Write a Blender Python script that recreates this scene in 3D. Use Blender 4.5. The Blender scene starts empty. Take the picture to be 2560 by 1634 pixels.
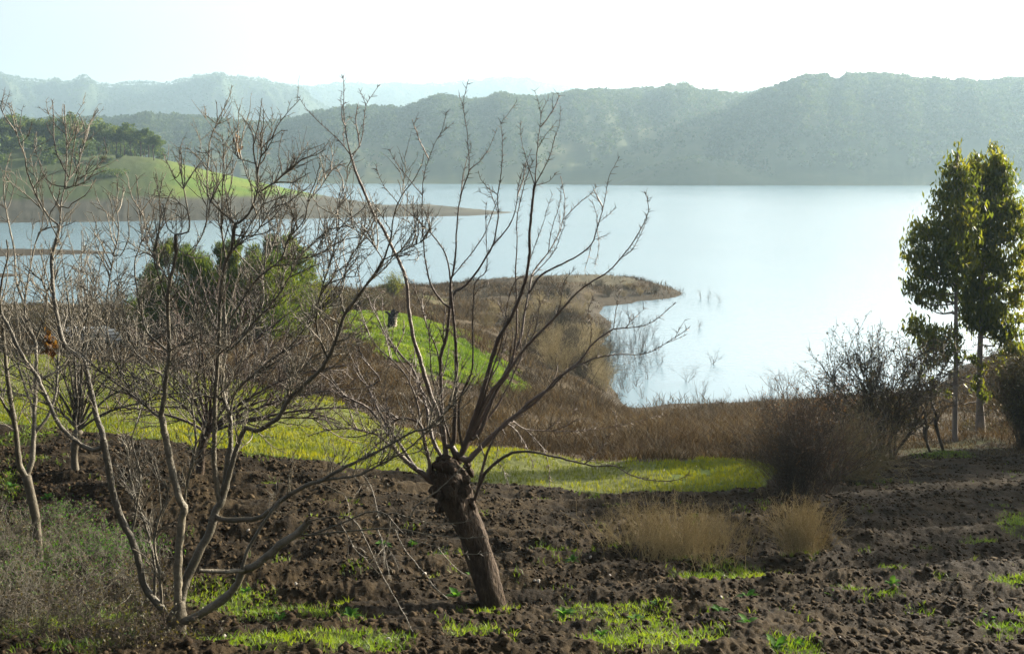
import bpy, math, random
import numpy as np
from mathutils import Vector
random.seed(4); RNG = np.random.default_rng(11)
SC = bpy.context.scene
COL = SC.collection

# ---------------------------------------------------------------- camera, sky, sun, exposure
F, CX, HY, EYE = 2745.0, 1280.0, 411.0, 18.0      # focal length and horizon in photo pixels, eye height over the lake
cam_d = bpy.data.cameras.new('camera'); cam = bpy.data.objects.new('camera', cam_d); COL.objects.link(cam)
cam_d.sensor_width = 36.0; cam_d.lens = F/2560*36.0; cam_d.shift_y = -(817-HY)/2560
cam_d.clip_start = 0.1; cam_d.clip_end = 30000
cam.location = (0, 0, EYE); cam.rotation_euler = (math.radians(90), 0, 0)
SC.camera = cam

SUN_AZ, SUN_EL = math.radians(55), math.radians(18)   # azimuth clockwise from straight ahead
world = bpy.data.worlds.new('World'); SC.world = world; world.use_nodes = True
wn = world.node_tree; bg = wn.nodes['Background']
sky = wn.nodes.new('ShaderNodeTexSky'); sky.sky_type = 'NISHITA'; sky.sun_disc = False
sky.sun_elevation = SUN_EL; sky.sun_rotation = SUN_AZ
sky.air_density = .7; sky.dust_density = 7.0; sky.ozone_density = .4; sky.altitude = 200
hsv = wn.nodes.new('ShaderNodeHueSaturation'); hsv.inputs['Saturation'].default_value = .45; hsv.inputs['Value'].default_value = 1.1   # a milky, overexposed sky
wn.links.new(sky.outputs[0], hsv.inputs['Color']); wn.links.new(hsv.outputs[0], bg.inputs[0]); bg.inputs[1].default_value = 0.076
sun_d = bpy.data.lights.new('sun', 'SUN'); sun_d.energy = 5.0; sun_d.angle = math.radians(0.5); sun_d.color = (1.0, 0.88, 0.70)
sun = bpy.data.objects.new('sun', sun_d); COL.objects.link(sun)
SUNV = Vector((math.sin(SUN_AZ)*math.cos(SUN_EL), math.cos(SUN_AZ)*math.cos(SUN_EL), math.sin(SUN_EL)))
sun.rotation_euler = SUNV.to_track_quat('Z', 'Y').to_euler(); sun.location = (60, 60, 80)
SC.view_settings.view_transform = 'Standard'; SC.view_settings.look = 'None'
SC.view_settings.exposure = 2.05; SC.view_settings.gamma = 1.0
SC.render.engine = 'CYCLES'
cy = SC.cycles
cy.max_bounces = 6; cy.diffuse_bounces = 2; cy.glossy_bounces = 3; cy.transmission_bounces = 4
cy.transparent_max_bounces = 8; cy.volume_bounces = 0; cy.use_denoising = True
cy.sample_clamp_indirect = 6.0; cy.caustics_reflective = False; cy.caustics_refractive = False

# ---------------------------------------------------------------- helpers
def tag(o, label=None, cat=None, group=None, kind=None):
    if label: o['label'] = label
    if cat: o['category'] = cat
    if group: o['group'] = group
    if kind: o['kind'] = kind
    return o
def empty(name, loc, label, cat, group=None):
    o = bpy.data.objects.new(name, None); COL.objects.link(o); o.location = loc; o.empty_display_size = 0.3
    return tag(o, label, cat, group)
def mesh_data(name, V, Fc, mats, smooth=False, attrs=None, fmat=None):
    V = np.asarray(V, np.float32); me = bpy.data.meshes.new(name)
    if not isinstance(Fc, (list, tuple)): Fc = [Fc]
    Fc = [np.asarray(f, np.int32) for f in Fc if len(f)]
    tot = np.concatenate([np.full(len(f), f.shape[1], np.int32) for f in Fc]); loops = np.concatenate([f.ravel() for f in Fc])
    st = np.concatenate([[0], np.cumsum(tot)[:-1]]).astype(np.int32)
    me.vertices.add(len(V)); me.vertices.foreach_set('co', V.ravel())
    me.loops.add(len(loops)); me.loops.foreach_set('vertex_index', loops)
    me.polygons.add(len(tot)); me.polygons.foreach_set('loop_start', st); me.polygons.foreach_set('loop_total', tot)
    if smooth: me.polygons.foreach_set('use_smooth', np.ones(len(tot), bool))
    for m in (mats if isinstance(mats, (list, tuple)) else [mats]): me.materials.append(m)
    if fmat is not None: me.polygons.foreach_set('material_index', np.asarray(fmat, np.int32))
    for k, a in (attrs or {}).items():
        a = np.asarray(a, np.float32)
        if a.ndim == 1:
            at_ = me.attributes.new(k, 'FLOAT', 'POINT'); at_.data.foreach_set('value', a)
        else:
            at_ = me.attributes.new(k, 'FLOAT_COLOR', 'POINT'); at_.data.foreach_set('color', np.hstack([a, np.ones((len(a), 1), np.float32)]).ravel())
    me.update(calc_edges=True); me.validate()
    return me
def obj(name, me, parent=None, loc=None):
    o = bpy.data.objects.new(name, me); COL.objects.link(o)
    if loc is not None: o.location = loc
    if parent is not None: o.parent = parent
    return o
class MB:                                   # collects batches of vertices and faces into one mesh
    def __init__(s): s.V = []; s.Q = []; s.T = []; s.A = []; s.n = 0
    def add(s, V, Fc, a=None):
        V = np.asarray(V, np.float32).reshape(-1, 3); Fc = np.asarray(Fc, np.int64) + s.n
        if len(V) == 0: return
        s.V.append(V); (s.Q if Fc.shape[1] == 4 else s.T).append(Fc); s.n += len(V)
        s.A.append(np.full(len(V), 0.5, np.float32) if a is None else np.broadcast_to(np.asarray(a, np.float32).ravel(), (len(V),)))
    def mesh(s, name, mats, smooth=False, off=(0, 0, 0)):
        fs = ([np.vstack(s.Q)] if s.Q else []) + ([np.vstack(s.T)] if s.T else [])
        return mesh_data(name, np.vstack(s.V) - np.asarray(off, np.float32), fs, mats, smooth, {'var': np.concatenate(s.A)})
def tubes(P, R, k=4):
    """P (N,m,3) centre lines, R (N,m) radii -> verts, quads"""
    P = np.asarray(P, float); N, m, _ = P.shape; R = np.broadcast_to(np.asarray(R, float), (N, m))
    T = np.gradient(P, axis=1); T /= np.linalg.norm(T, axis=2, keepdims=True) + 1e-9
    ref = np.where(np.abs(T[:, :1, 1:2]) > 0.8, np.array([[[1., 0, 0]]]), np.array([[[0, 1., 0]]])); ref = np.broadcast_to(ref, T.shape)
    U = np.cross(T, ref); U /= np.linalg.norm(U, axis=2, keepdims=True) + 1e-9; W = np.cross(T, U)
    an = np.arange(k)/k*2*np.pi
    ring = P[:, :, None] + R[:, :, None, None]*(np.cos(an)[None, None, :, None]*U[:, :, None] + np.sin(an)[None, None, :, None]*W[:, :, None])
    idx = np.arange(N*m*k).reshape(N, m, k); a = idx[:, :-1]; b = idx[:, 1:]
    q = np.stack([a, np.roll(a, -1, 2), np.roll(b, -1, 2), b], -1).reshape(-1, 4)
    return ring.reshape(-1, 3), q
def nrm(v): return v/(np.linalg.norm(v, axis=-1, keepdims=True) + 1e-9)
def shoots(base, d, L, r0, m=5, bend=0.25, up=0.15, r1f=0.35, rng=RNG):
    """curved shoots from base (N,3) towards d (N,3) -> P (N,m,3), R (N,m)"""
    N = len(base); P = np.zeros((N, m, 3)); P[:, 0] = base; cur = nrm(d); st = (np.asarray(L)/(m-1)).reshape(-1, 1)
    for i in range(1, m):
        P[:, i] = P[:, i-1] + cur*st
        cur = nrm(cur + rng.normal(0, bend, (N, 3)) + np.array([0, 0, up]))
    R = np.asarray(r0).reshape(-1, 1)*np.linspace(1, r1f, m)[None]
    return P, np.broadcast_to(R, (N, m))
def along(P, n, t0=0.1, t1=1.0, rng=RNG):
    """n random points on each of the centre lines -> pos, tangent, t"""
    N, m, _ = P.shape; t = rng.uniform(t0, t1, (N, n)); x = t*(m-1); i = np.minimum(x.astype(int), m-2); f = (x-i)[..., None]
    ar = np.arange(N)[:, None]; a = P[ar, i]; b = P[ar, i+1]
    return (a*(1-f)+b*f).reshape(-1, 3), nrm(b-a).reshape(-1, 3), t.ravel()
def side(T, ang, rng=RNG):
    """directions leaving tangent T by angle ang"""
    r = rng.normal(0, 1, T.shape); s_ = nrm(r - (r*T).sum(1, keepdims=True)*T); ang = np.asarray(ang).reshape(-1, 1)
    return T*np.cos(ang) + s_*np.sin(ang)
def cards(C, d, L, Wd, rng=RNG):
    """diamond leaves: centre C, long axis d, length L, width W"""
    N = len(C); d = nrm(d); r = rng.normal(0, 1, (N, 3)); w = nrm(np.cross(d, r)); L = np.broadcast_to(L, (N,))[:, None]; Wd = np.broadcast_to(Wd, (N,))[:, None]
    V = np.stack([C - d*L/2, C + w*Wd/2 - d*L*0.08, C + d*L/2, C - w*Wd/2 - d*L*0.08], 1)
    return V.reshape(-1, 3), np.arange(N*4).reshape(-1, 4)
def blades(B, H, Wd, lean, rng=RNG):
    """grass blades: base B, height H; a bent pair of faces each"""
    N = len(B); an = rng.uniform(0, 2*np.pi, N); w = np.stack([np.cos(an), np.sin(an), np.zeros(N)], 1)*(np.broadcast_to(Wd, (N,))/2)[:, None]
    l = rng.normal(0, 1, (N, 3)); l[:, 2] = 0; l = nrm(l)*(np.broadcast_to(lean, (N,))*H*rng.uniform(.3, 1.2, N))[:, None]
    up = np.zeros((N, 3)); up[:, 2] = H
    V = np.stack([B-w, B+w, B+w*.8+l*.35+up*.6, B-w*.8+l*.35+up*.6, B+l+up], 1).reshape(-1, 3)
    i = np.arange(N)[:, None]*5
    return V, np.hstack([i, i+1, i+2, i+3]), np.hstack([i+3, i+2, i+4])
_h = RNG.random((256, 256))
def vn(x, y):
    xi = np.floor(x).astype(int); yi = np.floor(y).astype(int); fx = x-xi; fy = y-yi; fx = fx*fx*(3-2*fx); fy = fy*fy*(3-2*fy)
    g = lambda a, b: _h[a & 255, b & 255]
    return (g(xi, yi)*(1-fx)+g(xi+1, yi)*fx)*(1-fy) + (g(xi, yi+1)*(1-fx)+g(xi+1, yi+1)*fx)*fy
def fbm(x, y, o=4, g=0.5):
    s = 0; a = 1; t = 0
    for k in range(o): s = s + a*vn(x*2**k+17.3*k, y*2**k-9.1*k); t += a; a *= g
    return s/t
def sst(a, b, x): t = np.clip((x-a)/(b-a), 0, 1); return t*t*(3-2*t)
def inpoly(u, v, poly):
    r = np.zeros(np.shape(u), bool); n = len(poly)
    for i in range(n):
        (x0, y0), (x1, y1) = poly[i], poly[(i+1) % n]
        if y0 == y1: continue
        c = ((y0 > v) != (y1 > v)) & (u < (x1-x0)*(v-y0)/(y1-y0)+x0); r ^= c
    return r
def at(u, v, D): return np.array([(u-CX)/F*D, D, EYE-(v-HY)/F*D])

# ---------------------------------------------------------------- materials
def mat(name, cols, scale=4.0, rough=0.85, spec=0.3, trans=0.0, bump=0.0, bscale=None, var=0.5, tcol=None, detail=6.0, coords='Object', stretch=None):
    """noise-mottled surface; cols = list of base colours; trans = light let through (leaves)"""
    m = bpy.data.materials.new(name); m.use_nodes = True; nt = m.node_tree; N = nt.nodes; Lk = nt.links
    p = N['Principled BSDF']; p.inputs['Roughness'].default_value = rough; p.inputs['Specular IOR Level'].default_value = spec
    tc = N.new('ShaderNodeTexCoord'); mp = N.new('ShaderNodeMapping'); Lk.new(tc.outputs[coords], mp.inputs[0])
    if stretch: mp.inputs['Scale'].default_value = stretch
    nz = N.new('ShaderNodeTexNoise'); nz.inputs['Scale'].default_value = scale; nz.inputs['Detail'].default_value = detail; nz.inputs['Roughness'].default_value = 0.65
    Lk.new(mp.outputs[0], nz.inputs[0])
    av = N.new('ShaderNodeAttribute'); av.attribute_name = 'var'
    mx = N.new('ShaderNodeMix'); mx.data_type = 'FLOAT'; mx.inputs[0].default_value = var
    Lk.new(nz.outputs[0], mx.inputs[2]); Lk.new(av.outputs['Fac'], mx.inputs[3])
    rp = N.new('ShaderNodeValToRGB'); e = rp.color_ramp.elements; n = len(cols)
    while len(e) < n: e.new(0.5)
    for i, c in enumerate(cols): e[i].position = 0.25+0.5*i/max(1, n-1); e[i].color = (*c, 1)
    Lk.new(mx.outputs[0], rp.inputs[0]); Lk.new(rp.outputs[0], p.inputs['Base Color'])
    if bump:
        n2 = N.new('ShaderNodeTexNoise'); n2.inputs['Scale'].default_value = bscale or scale*3; n2.inputs['Detail'].default_value = 8; Lk.new(mp.outputs[0], n2.inputs[0])
        bp = N.new('ShaderNodeBump'); bp.inputs['Strength'].default_value = 1.0; bp.inputs['Distance'].default_value = bump
        Lk.new(n2.outputs[0], bp.inputs['Height']); Lk.new(bp.outputs[0], p.inputs['Normal'])
    if trans:
        tr = N.new('ShaderNodeBsdfTranslucent'); ms = N.new('ShaderNodeMixShader'); ms.inputs[0].default_value = trans
        hs = N.new('ShaderNodeMix'); hs.data_type = 'RGBA'; hs.blend_type = 'MULTIPLY'; hs.inputs[0].default_value = 1.0
        Lk.new(rp.outputs[0], hs.inputs[6]); hs.inputs[7].default_value = (*(tcol or (1.6, 1.5, .7)), 1); Lk.new(hs.outputs[2], tr.inputs[0])
        Lk.new(p.outputs[0], ms.inputs[1]); Lk.new(tr.outputs[0], ms.inputs[2]); Lk.new(ms.outputs[0], N['Material Output'].inputs[0])
    return m
M = {}
M['bark'] = mat('mulberry_bark', [(.012, .008, .005), (.036, .024, .015), (.085, .060, .036)], 14, .9, .2, bump=.05, bscale=30, var=.2, stretch=(1, 1, .35))
M['shoot'] = mat('mulberry_shoot_bark', [(.020, .013, .009), (.052, .034, .023), (.11, .078, .054)], 9, .6, .45, bump=.012, bscale=45, var=.4)
M['greybark'] = mat('grey_bark', [(.022, .019, .010), (.055, .046, .028), (.13, .108, .08)], 12, .75, .35, bump=.008, bscale=40, var=.3)
M['greyshoot'] = mat('grey_shoot_bark', [(.024, .021, .012), (.062, .053, .034), (.18, .155, .108)], 9, .6, .45, bump=.012, bscale=45, var=.35)
M['darktwig'] = mat('dark_twig', [(.02, .015, .012), (.05, .038, .028), (.10, .075, .052)], 6, .7, .2, var=.5)
M['drystem'] = mat('dry_stem', [(.14, .115, .055), (.28, .235, .125), (.42, .37, .22)], 3, .8, .2, trans=.4, var=.6, tcol=(1.2, 1.1, .9))
M['scrub'] = mat('scrub_stem', [(.018, .013, .007), (.042, .031, .016), (.095, .075, .040)], .25, .85, .15, trans=.3, var=.5, tcol=(1.2, 1.0, .75))
M['grass'] = mat('grass_blade', [(.028, .062, .008), (.058, .108, .012), (.105, .15, .018)], .6, .6, .35, trans=.5, var=.6, tcol=(2.1, 1.8, .5))
M['fieldgrass'] = mat('field_grass_blade', [(.034, .055, .007), (.072, .10, .011), (.12, .14, .018)], .35, .6, .3, trans=.5, var=.5, tcol=(2.0, 1.6, .45))
M['euc'] = mat('eucalyptus_leaf', [(.022, .040, .018), (.055, .080, .024), (.14, .15, .032)], .5, .45, .5, trans=.55, var=.45, tcol=(2.4, 2.0, .45))
M['eucbark'] = mat('eucalyptus_bark', [(.10, .085, .07), (.17, .145, .125), (.27, .24, .21)], 5, .8, .25, bump=.01, var=.1, stretch=(1, 1, .3))
M['pine'] = mat('pine_needle', [(.018, .038, .010), (.044, .068, .015), (.095, .115, .024)], .7, .6, .3, trans=.5, var=.6, tcol=(1.8, 1.7, .6))
M['bushleaf'] = mat('bush_leaf', [(.02, .022, .012), (.045, .042, .018), (.08, .065, .025)], 1.2, .6, .3, trans=.3, var=.6)
M['woodleaf'] = mat('wood_leaf', [(.020, .040, .012), (.046, .080, .020), (.095, .125, .030)], .12, .7, .2, trans=.35, var=.6, tcol=(1.8, 1.6, .6))
M['forest'] = mat('forest_leaf', [(.012, .026, .012), (.026, .046, .018), (.05, .07, .024)], .02, .8, .1, trans=.3, var=.5, tcol=(1.7, 1.5, .6))
M['clod'] = mat('soil_clod', [(.010, .006, .003), (.024, .016, .008), (.055, .039, .020)], 5, .95, .1, bump=.02, bscale=25, var=.4)
M['stone'] = mat('pale_stone', [(.28, .25, .21), (.42, .38, .33), (.60, .57, .52)], 8, .7, .3, bump=.01, var=.3)
M['sack'] = mat('pale_sack', [(.60, .55, .45), (.72, .67, .57), (.80, .77, .70)], 3, .75, .2, bump=.02, var=.3)
M['tarp'] = mat('dark_blue_tarpaulin', [(.012, .014, .03), (.025, .03, .055), (.05, .055, .08)], 3, .5, .4, bump=.03, var=.2)
M['stump'] = mat('charred_stump', [(.008, .007, .007), (.022, .018, .016), (.06, .05, .04)], 9, .9, .2, bump=.03, var=.2)
M['cutwood'] = mat('cut_wood', [(.16, .11, .06), (.28, .20, .11), (.38, .29, .17)], 10, .8, .2, bump=.01, var=.2)
M['deadleaf'] = mat('dead_leaf', [(.05, .022, .010), (.10, .05, .02), (.16, .09, .035)], 6, .7, .2, trans=.3, var=.6)
M['weed'] = mat('weed_leaf', [(.02, .07, .012), (.04, .11, .016), (.07, .15, .025)], 4, .8, .15, trans=.5, var=.6)
M['fungus'] = mat('pale_fungus', [(.5, .42, .3), (.62, .54, .4)], 6, .7, .3)

# ---------------------------------------------------------------- the lie of the land (x right, y away from the camera, z over the lake)
NEAR = [(0.0, 16.45), (6, 14.75), (10.3, 13.41), (15, 11.97)]
def vz(v, D): return EYE-(v-HY)/F*D
COLS = {   # photo column -> (row, distance) of ground points or ('z', distance, height)
 -700: [(1052, 27), (870, 56), ('z', 95, 5.5), ('z', 140, 1.0), ('z', 150, -.6)],
 0: [(1052, 27), (880, 56), (800, 95), ('z', 120, 2.3), ('z', 141, -.3), ('z', 150, -1)],
 400: [(1105, 25), (909, 50), (880, 56), (800, 92), (775, 120), ('z', 139, -.2), ('z', 150, -1)],
 600: [(1125, 24.5), (950, 44), (880, 58), (800, 80), (735, 110), ('z', 135, 1.0), ('z', 148, -.6)],
 800: [(1153, 24), (1000, 38), (925, 48), (800, 75), (707, 110), ('z', 135, 1.5), ('z', 152, -.6)],
 989: [(1190, 24), (1074, 34), (985, 46), (900, 58), (779, 78), ('z', 90, 5.6), (745, 115), (712, 150), ('z', 164, -.6)],
 1129: [(1215, 24), (1112, 31), (1000, 50), (930, 56), (818, 75), ('z', 85, 5.2), (790, 108), (760, 130), (706, 158), ('z', 169, -.5)],
 1210: [(1222, 24), (1122, 31), (1010, 50), (950, 60), (876, 72), ('z', 82, 5.0), (800, 110), (760, 131), (696, 158), ('z', 171, -.6)],
 1300: [(1228, 24), (1128, 30.5), (1040, 48), (960, 68), ('z', 80, 4.0), (850, 95), (800, 114), (760, 131), (684, 158), ('z', 172, -.8)],
 1450: [(1238, 24), (1145, 30), (1050, 52), (990, 68), (930, 84), (870, 99), (800, 118), (758, 134), (678, 160), ('z', 172, -.8)],
 1541: [(1240, 23.6), (1152, 29.5), (1060, 52), (1022, 81), ('z', 95, -.5), ('z', 130, -.4), (757, 142), (679, 162), ('z', 173, -.8)],
 1600: [(1240, 23.4), (1150, 29), (1060, 52), (1026, 80.5), ('z', 92, -.7), ('z', 135, -.7), (752, 144), (691, 161), ('z', 172, -.8)],
 1700: [(1240, 23.6), (1150, 29.5), (1066, 51), (1010, 82), ('z', 92, -1), ('z', 146, -.6), ('z', 150, .35), ('z', 154, .7), ('z', 159, -.5), ('z', 170, -1)],
 1745: [(1240, 24), (1150, 30), (1070, 50), (1008, 83), ('z', 92, -1), ('z', 150, -1), ('z', 154, -.8), ('z', 160, -1)],
 1850: [(1240, 24), (1150, 30), (1075, 49), (1003, 84), ('z', 92, -1), ('z', 150, -1.2)],
 2100: [(1240, 24), (1160, 31), (1060, 50), (990, 85.3), ('z', 94, -1), ('z', 150, -1.2)],
 2350: [(1250, 24), (1132, 33), (1104, 36), (1030, 53), (976, 87.4), ('z', 96, -1), ('z', 150, -1.2)],
 2450: [(1255, 24), (1132, 33), (1080, 37), (1015, 55), (940, 80), (918, 90), ('z', 102, -.8), ('z', 150, -1.2)],
 2560: [(1260, 24), (1135, 33.5), (1080, 42), (1000, 60), (883, 92), ('z', 110, -.5), ('z', 150, -1.2)],
 2900: [(1270, 24), (1135, 34), (1050, 45), (930, 65), (835, 96), ('z', 125, -.5), ('z', 150, -1.2)],
 3500: [(1270, 24), (1120, 35), (1000, 50), ('z', 100, 6), ('z', 150, 1), ('z', 170, -1.2)]}
_cu = sorted(COLS); SG = np.linspace(-1.3, 1.3, 521); LG = np.linspace(math.log(1.0), math.log(900), 500)
_tab = []
for cu in _cu:
    pr = list(NEAR)
    for e in COLS[cu]: pr.append((e[1], e[2]) if e[0] == 'z' else (e[1], vz(e[0], e[1])))
    pr += [(200, -3), (1000, -3)]
    d = np.log(np.array([max(p[0], 1.0) for p in pr])); z = np.array([p[1] for p in pr]); _tab.append(np.interp(LG, d, z))
_tab = np.array(_tab); _sc = np.array([(c-CX)/F for c in _cu])
ZT = np.stack([np.interp(SG, _sc, _tab[:, j]) for j in range(len(LG))], 1)
def _sm(a, ax, n, w):
    k = np.exp(-.5*(np.arange(-n, n+1)/w)**2); k /= k.sum()
    return np.apply_along_axis(lambda r: np.convolve(np.pad(r, n, mode='edge'), k, 'valid'), ax, a)
ZT = _sm(_sm(ZT, 1, 4, 1.5), 0, 5, 2.0)
def Zbase(x, y):
    y = np.maximum(y, 1.0); s = np.clip(x/y, -1.29, 1.29); i = (s+1.3)/2.6*520; j = (np.log(y)-LG[0])/(LG[-1]-LG[0])*499
    i0 = np.clip(i.astype(int), 0, 519); j0 = np.clip(j.astype(int), 0, 498); fi = i-i0; fj = np.clip(j-j0, 0, 1)
    return (ZT[i0, j0]*(1-fi)+ZT[i0+1, j0]*fi)*(1-fj) + (ZT[i0, j0+1]*(1-fi)+ZT[i0+1, j0+1]*fi)*fj
# the wooded headland across the water: front shore, crest and back shore for each photo column
HU = np.array([-1500, -600, 0, 200, 380, 425, 500, 600, 744, 850, 914, 957, 1063, 1170, 1240, 1281, 1330])
HF = np.array([330, 332, 340, 344, 350, 352, 355, 359, 363, 370, 374, 377, 380, 384, 396, 410, 412])
HR = np.array([470, 462, 450, 445, 438, 436, 432, 428, 420, 416, 414, 412, 412, 410, 411, 412, 413])
HZ = np.array([34, 32, 25, 23, 20.6, 19.4, 16.2, 12.7, 7.8, 5.0, 3.7, 2.7, 3.0, 1.5, .5, .12, -1.5])
HB = np.array([620, 600, 560, 545, 525, 520, 510, 500, 470, 455, 448, 442, 438, 430, 420, 415, 414])
def Zhead(x, y):
    u = CX+x/np.maximum(y, 1)*F; f = np.interp(u, HU, HF); r = np.interp(u, HU, HR); b = np.interp(u, HU, HB); z = np.interp(u, HU, HZ)
    f = f + 3*(fbm(x*.03, y*.03)-.5); t = (y-f)/(r-f); up = np.where(t < 0, t*3.0, z*np.sin(np.clip(t, 0, 1)*np.pi/2)**.9)
    tb = np.clip((y-r)/(b-r), 0, 1.5); dn = z*np.cos(np.clip(tb, 0, 1)*np.pi/2)-4*np.clip(tb-1, 0, 1)*5
    return np.maximum(np.where(y < r, up, dn), -3)
def spit(x, y, u0, u1, D, w, h):            # a low mud spit running in from the left
    u = CX+x/np.maximum(y, 1)*F; k = np.clip((u1-u)/(u1-u0), -.3, 1.0); ww = w*np.sqrt(np.maximum(k, 0)+1e-4)
    return np.where(k > 0, h*(1-((y-D-2*np.sin(u*.01))/ww)**2)*np.sqrt(np.maximum(k, 0)), -3)
def Z(x, y):
    x = np.asarray(x, float); y = np.asarray(y, float); z = Zbase(x, y)
    z = np.maximum(z, np.where(y > 300, Zhead(x, y), -3))
    z = np.maximum(z, np.maximum(spit(x, y, -400, 285, 223, 13, 1.1), spit(x, y, -400, 60, 178, 8, .8)))
    return z
def proj(x, y, z): return CX+x/y*F, HY+(EYE-z)/y*F
def gp(u, v):                               # ground point seen at photo pixel (u, v)
    D = np.geomspace(5, 700, 4000); p = EYE-(v-HY)/F*D; g = Z((u-CX)/F*D, D); k = np.argmax(p <= g); D = D[k]
    return np.array([(u-CX)/F*D, D, float(g[k])])
def gxy(x, y): return np.array([x, y, float(Z(np.array([x]), np.array([y]))[0])])

GRASS_P = [(-900, 868), (0, 880), (400, 909), (600, 950), (850, 1010), (960, 1063), (1129, 1112), (1275, 1127), (1541, 1152), (1807, 1149), (1905, 1155), (1960, 1195), (1900, 1225), (1807, 1240), (1541, 1238), (1275, 1225), (1063, 1190), (744, 1153), (400, 1105), (0, 1052), (-900, 1052)]
MOUND_P = [(850, 800), (900, 765), (989, 770), (1043, 792), (1129, 812), (1188, 854), (1246, 893), (1310, 950), (1290, 985), (1168, 968), (1051, 935), (950, 880), (890, 840)]
PATCH = [(1930, 1440, 60, 14), (1400, 1500, 60, 12), (2200, 1500, 60, 10), (2440, 1360, 60, 14), (1180, 1590, 70, 16), (1800, 1435, 130, 26), (1720, 1415, 60, 14), (2120, 1475, 55, 13), (1545, 1545, 150, 30), (1690, 1600, 130, 38), (1560, 1610, 120, 30), (900, 1615, 130, 30), (560, 1500, 130, 40),
 (650, 1530, 120, 26), (640, 1610, 170, 24), (1245, 1530, 60, 22), (2530, 1445, 60, 30), (2500, 1565, 90, 36), (2540, 1310, 50, 26), (2370, 1435, 50, 14), (60, 1200, 90, 60), (300, 1480, 90, 50),
 (100, 1420, 120, 80), (850, 1540, 120, 22), (1980, 1395, 60, 12), (2060, 1405, 50, 10), (2350, 1125, 110, 22), (2440, 1115, 80, 20), (200, 1580, 200, 50), (1650, 1395, 70, 10), (1990, 1630, 70, 12), (30, 1080, 110, 30)]
def cover(x, y, z):
    """masks 0..1 of what covers the ground"""
    u, v = proj(x, np.maximum(y, .5), z); n = fbm(x*.9, y*.9); n2 = fbm(x*.15+5, y*.15)
    uj = u+(fbm(x*.35+3, y*.35)-.5)*80; vj = v+(n-.5)*26
    gr = inpoly(uj, vj, GRASS_P) & (y < 75); mo = inpoly(uj+(fbm(x*.6+31, y*.6)-.5)*150, vj+(fbm(x*.7, y*.7+13)-.5)*70, MOUND_P) & (y > 40) & (y < 86)
    pa = np.zeros_like(x)
    for a, b, ra, rb in PATCH: pa = np.maximum(pa, np.clip(1.25-((u-a)/ra)**2-((v-b)/rb)**2, 0, 1))
    pa = np.where(y < 42, pa*sst(.36, .5, n), 0)
    top = np.interp(u, [-900, 0, 400, 744, 1063, 1541, 1900, 1960, 2100, 2350, 2900], [1052, 1052, 1105, 1153, 1190, 1238, 1228, 1165, 1158, 1130, 1134])
    pl = (vj > top) & (y < 42)
    return gr, mo, pa, pl, n, n2

# ---------------------------------------------------------------- ground sheet
sa = np.concatenate([np.linspace(-1.28, -.58, 40, endpoint=False), np.linspace(-.58, .58, 860), np.linspace(.58, 1.28, 41)[1:]])
ya = np.concatenate([np.geomspace(1.2, 9, 40, endpoint=False), np.geomspace(9, 45, 420, endpoint=False), np.geomspace(45, 700, 420)])
S_, Y_ = np.meshgrid(sa, ya); X_ = S_*Y_; z0 = Z(X_, Y_)
gr, mo, pa, pl, n1, n2 = cover(X_, Y_, z0)
rot = X_*.94+Y_*.34; per = X_*-.34+Y_*.94
clod = (fbm(X_*2.0, Y_*2.0, 5, .6)-.5)*.21 + (1-np.abs(2*fbm(X_*7.2+9, Y_*7.2, 3, .6)-1))*.065 - .03 + (fbm(X_*16, Y_*16, 2)-.5)*.05 + .085*np.sin(per*5.2+3*fbm(X_*.4, Y_*.4)*2)
soft = (fbm(X_*.5, Y_*.5, 5)-.5)*.25 + (fbm(X_*3, Y_*3, 3)-.5)*.06
amp = sst(6, 9, Y_)*np.where(z0 > -.3, 1, .2)
shn = (fbm(X_*.16+3, Y_*.09, 3)-.5)*2.0*(sst(86, 92, Y_)-sst(138, 150, Y_))*np.exp(-(z0/1.2)**2)*(X_ > 2)
z1 = z0 + shn + amp*np.where(pl, clod*(1-.5*pa)*(1-.55*sst(18, 30, Y_)), soft*np.where(z0 < 1.0, .35, 1)*np.where(Y_ > 100, 2.0, 1))
soil = np.array([.011, .0075, .0035]); soil2 = np.array([.030, .021, .010]); gcol = np.array([.040, .062, .008]); gcol2 = np.array([.068, .082, .012])
bare = np.array([.060, .055, .034]); brn = np.array([.030, .021, .011]); brn2 = np.array([.058, .043, .022]); mud = np.array([.062, .060, .046]); drygr = np.array([.085, .092, .028])
def mixc(a, b, t): return a + (b-a)*np.asarray(t)[..., None]
nf = fbm(X_*6, Y_*6, 3)
col = mixc(brn, brn2, sst(.3, .7, n2))
col = np.where((z0 < .9)[..., None] & (Y_ > 60)[..., None], mixc(brn, mud*.8, nf*.6), col)
u_, v_ = proj(X_, Y_, z0)
topb = sst(1180, 1500, u_)*(Y_ > 151+4*(n1-.5))*(z0 > 1.2)                       # bare crown of the middle point
col = mixc(col, bare, np.clip(topb*1.0, 0, .9)*(Y_ < 200))
col = mixc(col, np.array([.07, .075, .022]), ((u_ > 780) & (u_ < 1120) & (Y_ > 80) & (Y_ < 135))*sst(.4, .6, n1)*.8)
col = np.where(gr[..., None], mixc(mixc(gcol, gcol2, sst(.35, .65, n1)), drygr, sst(.48, .62, n2)*.8), col)
col = np.where(mo[..., None], mixc(mixc(gcol, gcol2, n1), brn2, sst(.5, .7, fbm(X_*.5+77, Y_*.5))*.8), col)
col = np.where(pl[..., None], mixc(soil, soil2, sst(.35, .7, n1*.6+nf*.4)), col)
col = mixc(col, gcol, pa*.5)
hd = Y_ > 300                                                          # headland: grey drawdown bank, then grass, left slope's shade painted in as darker green
bank = 1-sst(6.0, 7.6, z0+2.2*(n2-.5))
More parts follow.
